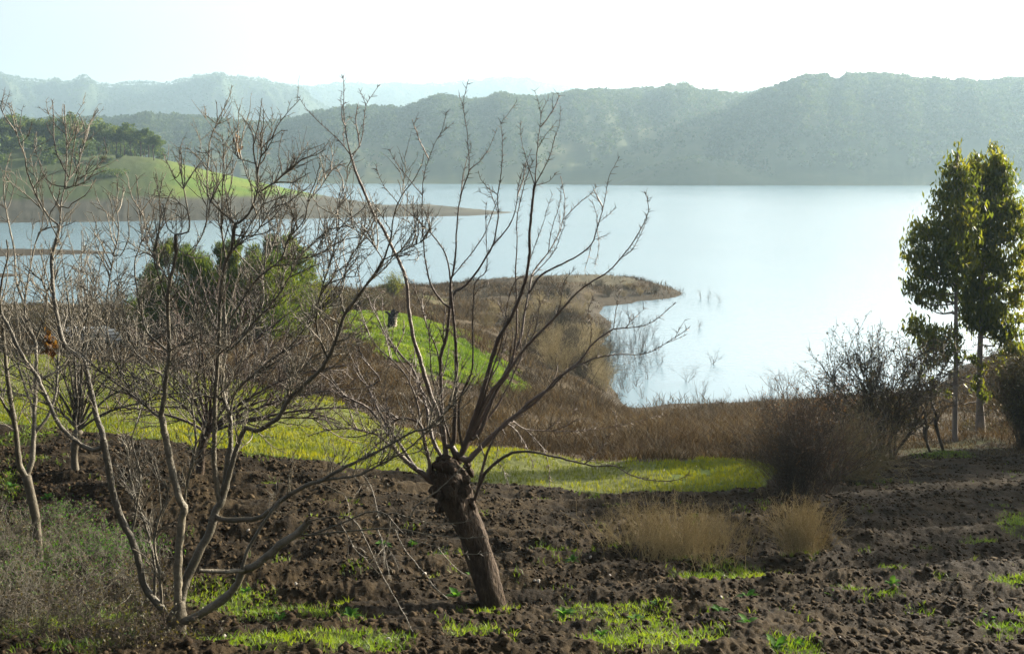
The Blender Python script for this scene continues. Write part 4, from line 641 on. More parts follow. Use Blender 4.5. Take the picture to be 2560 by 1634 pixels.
E2 = [(2424, 450, 12, 18), (2420, 490, 16, 22), (2418, 540, 16, 22), (2420, 590, 18, 24), (2416, 640, 18, 22), (2418, 690, 16, 20), (2410, 735, 14, 18), (2405, 780, 12, 14), (2483, 372, 8, 16), (2486, 398, 18, 20), (2476, 428, 24, 22), (2504, 425, 20, 24), (2440, 398, 12, 14), (2443, 425, 18, 20), (2460, 455, 28, 26), (2500, 462, 30, 26), (2520, 480, 16, 24), (2440, 480, 20, 20), (2475, 500, 32, 26), (2515, 520, 24, 22),
      (2450, 535, 30, 26), (2490, 550, 32, 24), (2530, 520, 22, 20), (2545, 535, 18, 18), (2555, 575, 26, 24), (2520, 585, 26, 20), (2470, 590, 34, 28), (2440, 620, 32, 30), (2480, 640, 28, 22), (2550, 625, 22, 14), (2490, 670, 24, 18), (2455, 670, 32, 26), (2540, 655, 20, 14),
      (2550, 690, 22, 12), (2520, 690, 18, 14), (2440, 715, 28, 22), (2470, 725, 30, 22), (2500, 715, 18, 16), (2535, 735, 22, 14), (2560, 720, 20, 12), (2430, 760, 26, 24), (2462, 770, 36, 26), (2490, 780, 28, 22), (2545, 760, 20, 12), (2550, 800, 20, 14), (2500, 815, 26, 16),
      (2440, 805, 26, 20), (2470, 815, 30, 20), (2420, 800, 16, 18), (2500, 845, 22, 14), (2530, 830, 20, 12), (2535, 870, 26, 13), (2520, 880, 16, 8), (2440, 900, 12, 10), (2455, 915, 12, 10), (2425, 895, 12, 7), (2440, 945, 9, 10), (2455, 985, 14, 12), (2440, 965, 12, 9), (2460, 995, 10, 6), (2503, 903, 9, 8), (2500, 932, 6, 8), (2375, 985, 9, 6), (2385, 930, 7, 5)]
euc('eucalyptus_tree', 'broader eucalyptus with yellow green sunlit crown and reddish flared trunk, nearest the right edge', f2, 37.5, [(2451, 1082), (2450, 1020), (2449, 960), (2450, 880), (2452, 820), (2456, 700), (2466, 560), (2480, 460), (2484, 380)], [13, 7.5, 6.8, 6.3, 6, 4.5, 3.2, 2.2, 1], E2, 16500, 82)
# the row goes on just past the right edge and throws its shade on the field
for i_, (x_, y_) in enumerate([(19.5, 34.5), (23.0, 37.5), (21.5, 32.0), (26.0, 40.5), (25.5, 35.0), (18.6, 29.6), (21.0, 28.6)]):
    f3 = gxy(x_, y_); u_c = CX+x_/y_*F; vb = proj(x_, y_, f3[2])[1]; r3 = np.random.default_rng(700+i_); E3 = [(u_c+r3.normal(0, 55*(1-t*.7)), vb-90-t*610, 62, 52) for t in np.linspace(0, 1, 20)]
    euc('eucalyptus_tree', ['eucalyptus just outside the right edge, nearest of the grove shading the field', 'tall eucalyptus in the grove beyond the right edge', 'front eucalyptus of the grove outside the picture on the right', 'rearmost eucalyptus of the grove outside the picture', 'rightmost eucalyptus of the grove outside the picture', 'eucalyptus outside the picture closest to the ploughed soil', 'eucalyptus outside the picture at the near right corner of the field'][i_], f3, y_, [(u_c, vb+8), (u_c, vb-200), (u_c, vb-450), (u_c, vb-700)], [10, 7, 5, 1], E3, 9000, 84+i_)
# ---------------------------------------------------------------- shrubs
def shrub(name, label, cat, foot, h, w, ns=60, sub=6, sub2=2, r=.008, m=None, leaf=None, nleaf=0, lsize=.05, seed=1, group=None, up=.12, spread=1.0, bend=.12, gnarl=0, lean=0.0, base=.12):
    rg = np.random.default_rng(seed); root = empty(name, foot, label, cat, group); m = m or M['darktwig']; mb = MB(); fo = np.asarray(foot, float)
    b = np.tile(fo, (ns, 1)); b[:, :2] += rg.normal(0, w*base, (ns, 2)); b[:, 2] -= .05; d = np.stack([rg.normal(0, w*.5/h*spread, ns)+lean, rg.normal(0, w*.5/h*spread, ns), np.ones(ns)], 1)
    P, R = shoots(b, d, h*rg.uniform(.55, 1.02, ns), r*rg.uniform(.6, 1.5, ns), 9, bend, up*.3, .3, rg); mb.add(*tubes(P, R, 5 if r > .012 else 4), .4)
    ends = [P]
    if sub:
        e, t_, q = along(P, sub, .2, 1, rg); P2, R2 = shoots(e, side(t_, rg.uniform(.35, .95, len(e)), rg)+np.array([0, 0, up]), h*rg.uniform(.12, .4, len(e)), np.full(len(e), r*.45), 6, bend*1.2, up*.4, .4, rg); mb.add(*tubes(P2, R2, 3), .5); ends.append(P2)
        if sub2:
            e, t_, q = along(P2, sub2, .2, 1, rg); P3, R3 = shoots(e, side(t_, rg.uniform(.4, 1.1, len(e)), rg), h*rg.uniform(.05, .16, len(e)), np.full(len(e), r*.3), 4, bend*1.3, up*.3, .5, rg); mb.add(*tubes(P3, R3, 3), .65); ends.append(P3)
    obj('stems', mb.mesh('stems', m, True, fo), root)
    if nleaf:
        E = ends[-1]; e, t_, q = along(E, max(1, nleaf//len(E)+1), .2, 1, rg); i = rg.choice(len(e), min(nleaf, len(e)), False); V_, Q_ = cards(e[i]+rg.normal(0, lsize*.6, (len(i), 3)), rg.normal(0, 1, (len(i), 3)), lsize*rg.uniform(.6, 1.4, len(i)), lsize*.5, rg)
        lb = MB(); lb.add(V_, Q_, np.repeat(rg.random(len(i)), 4)); obj('leaves', lb.mesh('leaves', leaf or M['bushleaf'], off=fo), root)
    return root
shrub('shrub', 'dense dark bare shrub with a broad rounded top beside the ploughed field', 'shrub', gp(2010, 1232), 2.25, 2.5, 210, 9, 2, .008, seed=101, nleaf=2200, lsize=.035, spread=.9, base=.10, leaf=M['deadleaf'])
shrub('shrub', 'brown twiggy shrub with drooping outer stems right of the dense dark shrub', 'shrub', gp(2120, 1200), 1.9, 2.0, 190, 9, 2, .006, m=M['drystem'], seed=102, spread=1.1, up=-.03, nleaf=1500, lsize=.03, leaf=M['deadleaf'])
shrub('thorn_bush', 'tall dark thorn bush with thick stems and sparse leaves against the bright lake', 'bush', gp(2204, 1148), 3.9, 3.4, 26, 14, 6, .026, seed=103, nleaf=5200, lsize=.075, bend=.17, spread=.9, base=.06)
shrub('thorn_bush', 'low spreading thorn bush with reddish leaves left of the tall thorn bush', 'bush', gp(2085, 1120), 2.7, 3.2, 30, 12, 5, .018, seed=104, nleaf=4200, lsize=.07, leaf=M['deadleaf'], bend=.18, spread=1.1)
shrub('shrub', 'wide clump of dry straw coloured stems leaning left beside bright grass', 'shrub', gp(1640, 1378), .95, 1.4, 190, 5, 2, .0042, m=M['drystem'], seed=105, lean=-.12, spread=.75, base=.3)
shrub('shrub', 'dry tan stems forming the middle clump above the bright grass patch', 'shrub', gp(1715, 1398), .85, 1.2, 170, 5, 2, .0042, m=M['drystem'], seed=106, lean=.05, spread=.7, base=.3)
shrub('shrub', 'thin dry stems forming the right end of the wide straw coloured clump', 'shrub', gp(1790, 1368), .75, 1.0, 90, 5, 2, .004, m=M['drystem'], seed=107, lean=.15, spread=.8, base=.25)
shrub('shrub', 'narrow fan of dry golden stems on a small soil mound', 'shrub', gp(2005, 1392), 1.05, .95, 190, 5, 2, .0042, m=M['drystem'], seed=108, spread=.75, base=.14)
shrub('shrub', 'dark leafy shrub at the right edge below the broader eucalyptus', 'shrub', gxy((2556-CX)/F*35, 35), 3.2, 1.3, 40, 12, 4, .014, seed=109, nleaf=7000, lsize=.08, leaf=M['bushleaf'], spread=.6)
shrub('shrub', 'low tangle of dark stems under the two eucalyptus trees', 'shrub', gxy((2440-CX)/F*39, 39), .7, 2.2, 80, 6, 2, .006, seed=110, nleaf=900, lsize=.05, spread=1.2)
for i, (px, r0, r1, lb) in enumerate([([(2327, 1134), (2317, 1105), (2313, 1080), (2314, 1040), (2305, 1014), (2286, 993)], 4.2, 1.6, 'thin crooked dark stem with a swollen knot, left of the slim eucalyptus'), ([(2360, 1132), (2348, 1092), (2339, 1056), (2341, 1038), (2330, 1011), (2324, 983), (2318, 960)], 4.6, 1.6, 'thicker crooked dark stem standing just left of the slim eucalyptus')]):
    ft = gxy((px[0][0]-CX)/F*33.5, 33.5); b = Bare(ft, 33.5, lb, seed=120+i, name='crooked_sapling', spur=.12, sgap=.12, tm=M['darktwig'], lm=M['darktwig']); b.trunk(px, [r0, r0*.8, r0*1.5 if i == 0 else r0*1.1, r0*.75, r0*.6, r1], m=20, k=8, material=M['darktwig'])
    b.limb([px[-2], (px[-1][0]-20, px[-1][1]-20), (px[-1][0]-45, px[-1][1]-60)], 1.8, .6, shoot_n=4, shoot_l=(.3, .7)); b.limb([px[2], (px[2][0]+15, px[2][1]-25), (px[2][0]+30, px[2][1]-45)], 1.5, .6, shoot_n=2)
# green bushes standing between the field and the water on the left
def conifer(foot, h, w, n, seed, label, leaf='pine', fl=1.0):
    rg = np.random.default_rng(seed); root = empty('conifer_bush', foot, label, 'bush'); L = []; tk = MB(); P = np.zeros((1, 8, 3)); P[0, :, 2] = np.linspace(-.2, h*.93, 8); P[0, 1:, :2] += rg.normal(0, .06, (7, 2)); tk.add(*tubes(P, np.linspace(.09, .02, 8)[None], 6))
    for j in range(46):
        t = rg.uniform(.08, 1)**.9; rr_ = w*.5*(1-(t*.93)**3)**.6*fl*rg.uniform(.35, 1.0); a = rg.uniform(0, 6.28); c = np.array([rr_*math.cos(a), rr_*math.sin(a), h*t]); s_ = w*.13*(1.25-t*.6)*rg.uniform(.7, 1.3); L.append((*c, s_, s_, s_*1.15))
        q = np.array([[[0, 0, max(.1, c[2]-.4*rr_)], c*.5+np.array([0, 0, c[2]*.42]), c]]); tk.add(*tubes(q, np.array([[.03, .02, .008]]), 4))
    d_ = np.array(L); i = rg.choice(len(L), n); c = d_[i, :3]+nrm(rg.normal(0, 1, (n, 3)))*(rg.random(n)**.5)[:, None]*d_[i, 3:]; V_, Q_ = cards(c, c/np.array([w*.5, w*.5, h])+rg.normal(0, .35, (n, 3))+np.array([0, 0, .5]), rg.uniform(.14, .34, n), .05, rg)
    cr = MB(); cr.add(V_, Q_, np.repeat(np.clip(rg.normal(.5, .2, n)+(i % 7-3)*.06, 0, 1), 4)); obj('trunk', tk.mesh('trunk', M['darktwig']), root); obj('crown', cr.mesh('crown', M[leaf]), root)
for i, (u, D, h, w, n, lb) in enumerate([(425, 66, 5.8, 5.0, 16000, 'dark green conifer bush with a pointed top, leftmost of the row by the water'), (505, 64, 5.5, 5.2, 16000, 'green conifer bush with yellowish tips in the middle of the row by the water'), (590, 68, 5.7, 5.0, 15000, 'slim green conifer bush between two broader ones by the water'),
    (690, 66, 5.8, 5.2, 20000, 'largest dark conifer bush at the right end of the row by the water'), (390, 70, 4.0, 3.2, 6000, 'small blue green conifer bush at the left end of the row by the water'), (645, 63, 4.9, 4.8, 13000, 'squat yellowish conifer bush in front of the largest one'), (742, 72, 4.6, 3.6, 9000, 'conifer bush at the far right of the row, lower than the largest one')]):
    conifer(gxy((u-CX)/F*D, D), h, w, n, 130+i, lb)
for i, (u, D, h, w, lf, lb) in enumerate([(770, 70, 3.4, 3.6, 'fieldgrass', 'rounded yellow green bush right of the conifer row'), (835, 78, 2.2, 3.0, 'bushleaf', 'low olive bush on the slope between the conifers and the green mound'), (945, 92, 1.6, 3.0, 'bushleaf', 'dark brown bush on the skyline just above the green mound'), (900, 84, 1.8, 2.6, 'bushleaf', 'low brown bush at the upper left corner of the green mound'),
    (985, 112, 2.6, 1.6, 'fieldgrass', 'small feathery upright willow on the skyline beside the lake'), (330, 72, 3.2, 2.6, 'bushleaf', 'grey twiggy bush left of the conifer row'), (270, 74, 3.0, 3.2, 'bushleaf', 'olive bare bush above the pale sacks'), (180, 78, 2.4, 3.0, 'bushleaf', 'brown bare bush behind the blue tarpaulin'), (90, 80, 2.2, 3.4, 'bushleaf', 'low brown bush near the left edge beyond the field'), (10, 84, 2.0, 3.4, 'bushleaf', 'brown bush at the left edge beyond the field'), (480, 60, 1.6, 3.0, 'bushleaf', 'dark low bush at the foot of the conifer row'), (610, 62, 1.8, 3.4, 'bushleaf', 'dark low tangle below the slim conifer bush'), (400, 62, 1.7, 2.4, 'bushleaf', 'dark twiggy bush below the pointed conifer')]):
    shrub('bush', lb, 'bush', gxy((u-CX)/F*D, D), h, w, 60, 8, 3, .012, seed=150+i, nleaf=4200 if lf == 'fieldgrass' else 2600, lsize=.11, leaf=M[lf], m=M['darktwig'], spread=.9)
# willow scrub on the slope left of the cove, one bush at a time
rr = np.random.default_rng(9); protos = []
for i in range(5):
    protos.append(shrub('willow_bush', 'bare grey brown willow bush on the slope beside the cove', 'bush', (0, 0, 0), 2.0, 2.2, 70, 7, 2, .009, m=M['scrub'] if i % 2 else M['drystem'], seed=170+i, spread=.75, group='bare willow bushes on the slope beside the cove', nleaf=500, lsize=.05, leaf=M['bushleaf']))
def copy_tree(o):
    c = o.copy(); COL.objects.link(c)
    for ch in list(o.children): d = ch.copy(); COL.objects.link(d); d.parent = c
    return c
WS = [(1300, 92), (1340, 96), (1385, 98), (1430, 100), (1470, 98), (1500, 97), (1420, 92), (1375, 88), (1320, 84), (1460, 90), (1490, 88), (1510, 92), (1440, 106), (1400, 110), (1360, 118), (1310, 112), (1270, 104), (1480, 106), (1500, 112), (1450, 122), (1405, 128), (1520, 102), (1505, 84), (1450, 82), (1395, 80),
      (1350, 132), (1420, 140), (1470, 138), (1520, 144), (1560, 146), (1600, 148), (1640, 150), (1570, 151), (1500, 150), (1220, 100), (1240, 118)]
for i, (u, D) in enumerate(WS):
    o = protos[i] if i < 5 else copy_tree(protos[i % 5]); o.location = gxy((u-CX)/F*D, D); o.rotation_euler.z = i*1.3; s_ = (.75+.5*rr.random())*(.55 if D > 130 else 1); o.scale = (s_*1.1, s_*1.1, s_)
# drowned saplings standing in the cove and off the point
sp = []
for i in range(5): sp.append(shrub('drowned_sapling', 'thin bare sapling standing in the shallow water of the cove', 'sapling', (0, 0, 0), 2.0, .9, 5+i, 6, 2, .011, m=M['darktwig'], seed=190+i, group='bare saplings standing in the cove water', base=.1, bend=.14))
SP = [(1530, 93, .9), (1545, 96, 1.1), (1560, 92, 1.0), (1572, 99, 1.2), (1540, 104, .9), (1585, 95, 1.1), (1600, 102, 1.2), (1555, 110, 1), (1590, 112, 1.1), (1612, 108, 1.3), (1535, 88, .8), (1568, 86.5, .9), (1590, 89, 1), (1620, 92, 1.1), (1640, 104, 1.2), (1635, 116, 1.1), (1610, 122, 1.0), (1580, 124, .9), (1560, 118, .9), (1525, 99, .8), (1548, 84, .9), (1605, 84.5, .9), (1650, 98, 1.0), (1515, 106, .8), (1530, 118, .8), (1575, 107, 1.0), (1625, 99, 1.1), (1550, 130, .9), (1600, 130, .8), (1512, 94, 1.3), (1520, 90, 1.2), (1526, 110, 1.3), (1538, 100, 1.4), (1518, 122, 1.1), (1550, 102, 1.4), (1565, 93, 1.3), (1580, 105, 1.4), (1597, 98, 1.3), (1541, 115, 1.2), (1556, 88, 1.1), (1508, 88, 1.2), (1616, 114, 1.4), (1605, 106, 1.4), (1588, 118, 1.2)]
for i, (u, D, s_) in enumerate(SP):
    o = sp[i] if i < 5 else copy_tree(sp[i % 5]); o.location = ((u-CX)/F*D, D, -.25); o.rotation_euler.z = i*2.1; o.scale = (s_, s_, s_)
for i, (u, D, s_, lb) in enumerate([(1785, 99, 1.0, 'small round crowned bare sapling alone in the open water'), (1716, 91, 1.15, 'taller bent bare sapling in the water left of the round crowned one'), (1752, 84, 1.15, 'bushy bare sapling at the water edge of the near shore'), (1957, 84.6, 1.35, 'pale fan shaped bare sapling at the shore left of the thorn bushes'), (1930, 86, 1.0, 'smaller pale sapling beside the fan shaped one'), (1820, 85, .55, 'tiny bare stem at the near shore'),
    (1752, 148, .9, 'twiggy stems in the water just off the point of land'), (1772, 146, .95, 'second tuft of stems in the water off the point'), (1800, 143, .7, 'farthest out of the low twigs off the point'), (1748, 121, .7, 'small twig tuft in open water between cove and point'), (1700, 152.5, .7, 'bare stems on the very tip of the point'), (1990, 86, 1.1, 'bare shrub at the shore behind the reddish thorn bush'), (2300, 90, 1.2, 'bare shrub at the shore seen left of the slim eucalyptus')]):
    o = copy_tree(sp[i % 5]); del o['group']; o['label'] = lb; o.location = ((u-CX)/F*D, D, max(-.2, float(Z((u-CX)/F*D, np.array(float(D)))))); o.scale = (s_*(1.7 if i in (0, 3) else 1), s_*1.2, s_*(.9 if i == 0 else 1)); o.rotation_euler.z = i
# bramble thicket in the lower left corner
for i, (u, v, h, w, lb) in enumerate([(60, 1560, 1.1, 1.7, 'grey bramble tangle filling the lower left corner'), (230, 1600, .75, 1.3, 'low bramble tangle at the bottom edge left of the many-stemmed tree'), (160, 1450, .9, 1.5, 'bramble tangle with green leaves between the left edge and the many-stemmed tree'), (20, 1400, 1.0, 1.5, 'bramble tangle at the left edge in front of the forked tree'), (320, 1500, .6, 1.1, 'small bramble tangle against the mossy stems'), (260, 1380, .6, 1.2, 'thin bramble tangle behind the mossy stems'), (120, 1330, .7, 1.4, 'farthest bramble tangle around the forked tree'), (370, 1620, .5, .8, 'short twigs around the foot of the many-stemmed tree')]):
    shrub('bramble', lb, 'bramble', gp(u, v), h, w, 95, 8, 3, .0048, m=M['darktwig'] if i % 3 == 1 else M['greyshoot'], seed=210+i, nleaf=1700, lsize=.038, leaf=M['weed'] if i in (2, 5, 6) else M['bushleaf'], spread=1.6, bend=.3, up=-.06, base=.3)
# ---------------------------------------------------------------- stump, sacks, tarpaulin, stones, weeds
ft = gp(979, 822); sD = ft[1]; rt = empty('stump', ft, 'blackened tree stump with a broken top on the bright green mound', 'stump')
kk_ = 18; P = np.stack([np.linspace(0, .05, 9), np.zeros(9), np.linspace(-.15, .95, 9)], 1); V, Q = tubes(P[None], np.interp(np.linspace(0, 1, 9), [0, .2, .7, 1], [.42, .32, .28, .30])[None], kk_); V = V.reshape(9, kk_, 3); an = np.arange(kk_)/kk_*6.283
V = P[:, None]+(V-P[:, None])*(1+.5*(fbm(np.cos(an)*2+5, np.linspace(0, 3, 9)[:, None]+np.sin(an)*2)-.5)[..., None]*1.6); V[-1, :, 2] += .25*np.cos(an+2.2)+.08*np.sin(an*3); V[-2, :, 2] += .12*np.cos(an+2.2)
mb = MB(); mb.add(V.reshape(-1, 3), Q); mb.add(np.vstack([V[-1], [[.05, 0, .72]]]), np.array([[i, (i+1) % kk_, kk_] for i in range(kk_)])); obj('trunk', mb.mesh('trunk', M['stump'], True), rt)
mb = MB(); q = np.array([[[.1, 0, .9], [.35, -.05, 1.05], [.55, -.05, 1.12]], [[-.1, 0, .9], [-.3, 0, 1.08], [-.42, 0, 1.06]]]); mb.add(*tubes(q, np.array([[.11, .08, .05]]), 7)); obj('broken_branch', mb.mesh('broken_branch', M['stump'], True), rt)
mb = MB()
for j in range(6):
    th, ph = np.meshgrid(np.linspace(0, np.pi, 6), np.linspace(0, 2*np.pi, 10, endpoint=False), indexing='ij'); d = np.stack([np.sin(th)*np.cos(ph)*.11, np.sin(th)*np.sin(ph)*.10, np.cos(th)*.035], -1)+np.array([.24+.04*(j % 2), -.20+.03*(j % 3), .2+.1*j]); ix = np.arange(60).reshape(6, 10); mb.add(d.reshape(-1, 3), np.stack([ix[:-1], np.roll(ix[:-1], -1, 1), np.roll(ix[1:], -1, 1), ix[1:]], -1).reshape(-1, 4))
obj('bracket_fungus', mb.mesh('bracket_fungus', M['fungus'], True), rt)
def pillow(sx, sy, sz, seed, p=.35):
    th, ph = np.meshgrid(np.linspace(0, np.pi, 11), np.linspace(0, 2*np.pi, 20, endpoint=False), indexing='ij'); f = lambda a, e: np.sign(a)*np.abs(a)**e
    d = np.stack([f(np.sin(th), .6)*f(np.cos(ph), p)*sx/2, f(np.sin(th), .6)*f(np.sin(ph), p)*sy/2, f(np.cos(th), .8)*sz/2], -1); d *= 1+.16*(fbm(d[..., 0]*7+seed, d[..., 1]*7+d[..., 2]*5, 3)-.5)[..., None]
    ix = np.arange(220).reshape(11, 20); mb = MB(); mb.add(d.reshape(-1, 3), np.stack([ix[:-1], np.roll(ix[:-1], -1, 1), np.roll(ix[1:], -1, 1), ix[1:]], -1).reshape(-1, 4)); return mb
sm = [pillow(.62, .42, .19, 3+i).mesh('sack', M['sack'], True) for i in range(3)]; rr = np.random.default_rng(77); n_s = 0; g0 = gxy((222-CX)/F*65, 65)
for lay in range(6):
    for j in range(6-(lay > 2)-(lay > 4)):
        o = obj('sack', sm[n_s % 3], loc=(g0[0]-1.45+j*.6+.25*(lay % 2)+.22*(lay > 2)+rr.normal(0, .03), g0[1]+rr.normal(0, .08), g0[2]+.12+lay*.165)); o.rotation_euler = (rr.normal(0, .06), rr.normal(0, .08), rr.normal(0, .2)+3.14*(j % 2)); n_s += 1
        tag(o, 'pale full sack in the stack beyond the green field', 'sack', 'pale sacks stacked beyond the green field')
mbt = pillow(1.9, 1.1, .95, 9, .6); o = obj('tarpaulin', mbt.mesh('tarpaulin', M['tarp'], True), loc=gxy((160-CX)/F*62, 62)+np.array([0, 0, .28])); tag(o, 'crumpled dark blue tarpaulin heap left of the pale sacks', 'tarpaulin')
stv = []
for i in range(5):
    th, ph = np.meshgrid(np.linspace(0, np.pi, 8), np.linspace(0, 2*np.pi, 12, endpoint=False), indexing='ij'); d = np.stack([np.sin(th)*np.cos(ph)*1.2, np.sin(th)*np.sin(ph), np.cos(th)*.7], -1); d *= (1+.7*(fbm(d[..., 0]*1.3+i*9, d[..., 1]*1.3+d[..., 2]*1.7, 3)-.5))[..., None]
    ix = np.arange(96).reshape(8, 12); mb = MB(); mb.add(d.reshape(-1, 3), np.stack([ix[:-1], np.roll(ix[:-1], -1, 1), np.roll(ix[1:], -1, 1), ix[1:]], -1).reshape(-1, 4)); stv.append(mb.mesh('stone', M['stone'], True))
STP = [(1062, 1438, 6), (1105, 1536, 8), (1346, 1457, 6), (1476, 1397, 5), (1626, 1568, 7), (1337, 1456, 5), (540, 1388, 7), (738, 1468, 9), (972, 1606, 9), (1525, 1442, 4), (1803, 1497, 5), (1810, 1445, 5), (2270, 1538, 5), (2278, 1560, 5), (2342, 1360, 4), (2213, 1426, 4), (1848, 1262, 4), (1660, 1178, 5), (1740, 1167, 4), (1495, 1170, 4), (1165, 1625, 8), (870, 1570, 6), (560, 1595, 7), (1250, 1533, 5), (2100, 1600, 5), (2380, 1500, 4), (1700, 1618, 6), (420, 1200, 4), (620, 1330, 5),
       (2411, 1032, 4), (2423, 1048, 3), (2381, 1077, 4), (2400, 1058, 3), (2330, 1045, 3), (2300, 1075, 3), (2376, 1092, 3), (2470, 1040, 3)]
for i, (u, v, r) in enumerate(STP):
    g = gp(u, v); o = obj('stone', stv[i % 5], loc=g+np.array([0, 0, .03*(1 if g[1] < 24 else .3)])); s_ = r*.75*g[1]/F; o.scale = (s_,)*3; o.rotation_euler = (i, i*.7, i*1.9)
    tag(o, 'small pale stone lying on the soil' if g[1] < 30 else 'small pale stone on the slope or grass beyond the ploughed soil', 'stone', 'pale stones on the ploughed soil' if g[1] < 30 else 'pale stones beyond the ploughed soil')
wv = []
for i in range(4):
    mb = MB(); rg = np.random.default_rng(300+i); n = 14
    for j in range(n):
        a = j*2.4; L_ = rg.uniform(.09, .19); w_ = L_*rg.uniform(.28, .4); el = rg.uniform(.2, 1.0); d = np.array([math.cos(a)*math.cos(el), math.sin(a)*math.cos(el), math.sin(el)]); s_ = np.array([-math.sin(a), math.cos(a), 0]); pts = []
        for t in np.linspace(0, 1, 6):
            c = d*L_*t+np.array([0, 0, -.35*L_*t*t]); ww = w_*math.sin(math.pi*min(1, .08+t*.95))**.8*.5; pts += [c-s_*ww+np.array([0, 0, ww*.4]), c, c+s_*ww+np.array([0, 0, ww*.4])]
        ix = np.arange(18).reshape(6, 3); mb.add(np.array(pts), np.stack([ix[:-1, :-1], ix[:-1, 1:], ix[1:, 1:], ix[1:, :-1]], -1).reshape(-1, 4), rg.random())
    wv.append(mb.mesh('weed', M['weed'], True))
WD = [(612, 1488), (875, 1552), (890, 1568), (1930, 1548), (1870, 1570), (1200, 1420), (1178, 1450), (1140, 1500), (1648, 1530), (1590, 1560), (1995, 1625), (1940, 1632), (60, 1185), (120, 1250), (30, 1225), (140, 1460), (95, 1500), (1870, 1505), (2075, 1500), (2480, 1560), (1110, 1400), (955, 1370), (1030, 1370), (700, 1560), (330, 1600), (1800, 1540), (1505, 1600), (2230, 1470), (1410, 1545), (1430, 1410)]
for i, (u, v) in enumerate(WD):
    g = gp(u, v); o = obj('weed', wv[i % 4], loc=g+np.array([0, 0, .05])); o.rotation_euler.z = i*1.1; s_ = .8+.5*((i*37) % 10)/10; o.scale = (s_,)*3; tag(o, 'small broad leaved green weed growing out of the dark soil', 'weed', 'broad leaved weeds in the ploughed soil')
# ---------------------------------------------------------------- grass, scrub and clods: what nobody could count
def scatter(n, u0, u1, D0, D1, rng, p=1.0):
    D = (rng.random(n)*(D1**p-D0**p)+D0**p)**(1/p); u = rng.uniform(u0, u1, n); x = (u-CX)/F*D; return x, D
gi = np.random.default_rng(500)
def gz(x, y):                                    # height on the finished ground sheet
    s = x/y; i = np.clip(np.searchsorted(sa, s)-1, 0, len(sa)-2); j = np.clip(np.searchsorted(ya, y)-1, 0, len(ya)-2); fi = (s-sa[i])/(sa[i+1]-sa[i]); fj = (y-ya[j])/(ya[j+1]-ya[j])
    return (z1[j, i]*(1-fi)+z1[j, i+1]*fi)*(1-fj)+(z1[j+1, i]*(1-fi)+z1[j+1, i+1]*fi)*fj
mb = MB()
x, y = scatter(600000, -250, 2810, 9.5, 42, gi, 1.6); z = Z(x, y); g_, m_, pa_, pl_, a_, b_ = cover(x, y, z)
kp = (gi.random(len(x)) < np.where(pl_, pa_**.8, 0)*np.where(y < 20, 1, .6)); kp |= pl_ & (fbm(x*1.7+40, y*1.7) > .73) & (gi.random(len(x)) < .35); x, y = x[kp], y[kp]
B = np.stack([x, y, gz(x, y)-.01], 1); H = gi.uniform(.025, .10, len(x))*(.6+.8*fbm(x*2, y*2)); V, q, t = blades(B, H, .006+.00035*y, .9, gi); a = np.repeat(np.clip(fbm(x*1.3, y*1.3)+gi.normal(0, .12, len(x)), 0, 1), 5); mb.add(V, q, a); mb.T.append(t+(mb.n-len(V)))
tag(obj('grass', mb.mesh('grass', M['grass'])), 'patches of bright green grass in the ploughed soil', 'grass', kind='stuff')
mb = MB(); x, y = scatter(330000, -250, 2700, 21, 60, gi, 1.0); z = Z(x, y); g_, m_, pa_, pl_, a_, b_ = cover(x, y, z); kp = g_ & ~pl_ & (gi.random(len(x)) < sst(.66, .40, b_)*.6+.4) & (fbm(x*2.3, y*2.3) > .33); x, y = x[kp], y[kp]
B = np.stack([x, y, gz(x, y)-.01], 1); H = gi.uniform(.05, .13, len(x)); V, q, t = blades(B, H, .010+.0004*y, .5, gi); mb.add(V, q, np.repeat(np.clip(fbm(x*.5, y*.5)+gi.normal(0, .12, len(x)), 0, 1), 5)); mb.T.append(t+(mb.n-len(V)))
tag(obj('grass', mb.mesh('field_grass', M['fieldgrass'])), 'short sunlit grass of the green field', 'grass', kind='stuff')
mb = MB(); x, y = scatter(160000, 840, 1330, 52, 86, gi, 1.0); z = Z(x, y); g_, m_, pa_, pl_, a_, b_ = cover(x, y, z); kp = m_ & (fbm(x*.9, y*.9) > .36); x, y = x[kp], y[kp]
B = np.stack([x, y, gz(x, y)-.01], 1); H = gi.uniform(.06, .22, len(x)); V, q, t = blades(B, H, .05, .7, gi); mb.add(V, q, np.repeat(np.clip(fbm(x*.5, y*.5)+gi.normal(0, .12, len(x)), 0, 1), 5)); mb.T.append(t+(mb.n-len(V)))
tag(obj('grass', mb.mesh('mound_grass', M['grass'])), 'lush green weeds covering the mound around the stump', 'grass', kind='stuff')
mb = MB(); x, y = scatter(520000, -200, 2760, 26, 166, gi, .9); z = Z(x, y); g_, m_, pa_, pl_, a_, b_ = cover(x, y, z); uu, vv = proj(x, y, z)
sh_ = sst(0.3, 1.0, z)*.8+.2; tp = (uu > 1180) & (y > 152) & (z > 1.3); kp = ~g_ & ~m_ & ~pl_ & (z > -.22) & (gi.random(len(x)) < sh_*sst(.28, .5, fbm(x*.25+9, y*.25))*np.where(tp, .12, 1)); x, y, z = x[kp], y[kp], z[kp]
B = np.stack([x, y, gz(x, y)-.03], 1); H = gi.uniform(.15, .8, len(x))*(.25+1.3*sst(.3, .7, fbm(x*.35, y*.35)))*np.where(y > 120, .8, 1)*np.where(y < 34, .5, 1); V, q, t = blades(B, H, .008+.0004*y, 1.3, gi); mb.add(V, q, np.repeat(np.clip(fbm(x*.2, y*.2)+gi.normal(0, .33, len(x)), 0, 1), 5)); mb.T.append(t+(mb.n-len(V)))
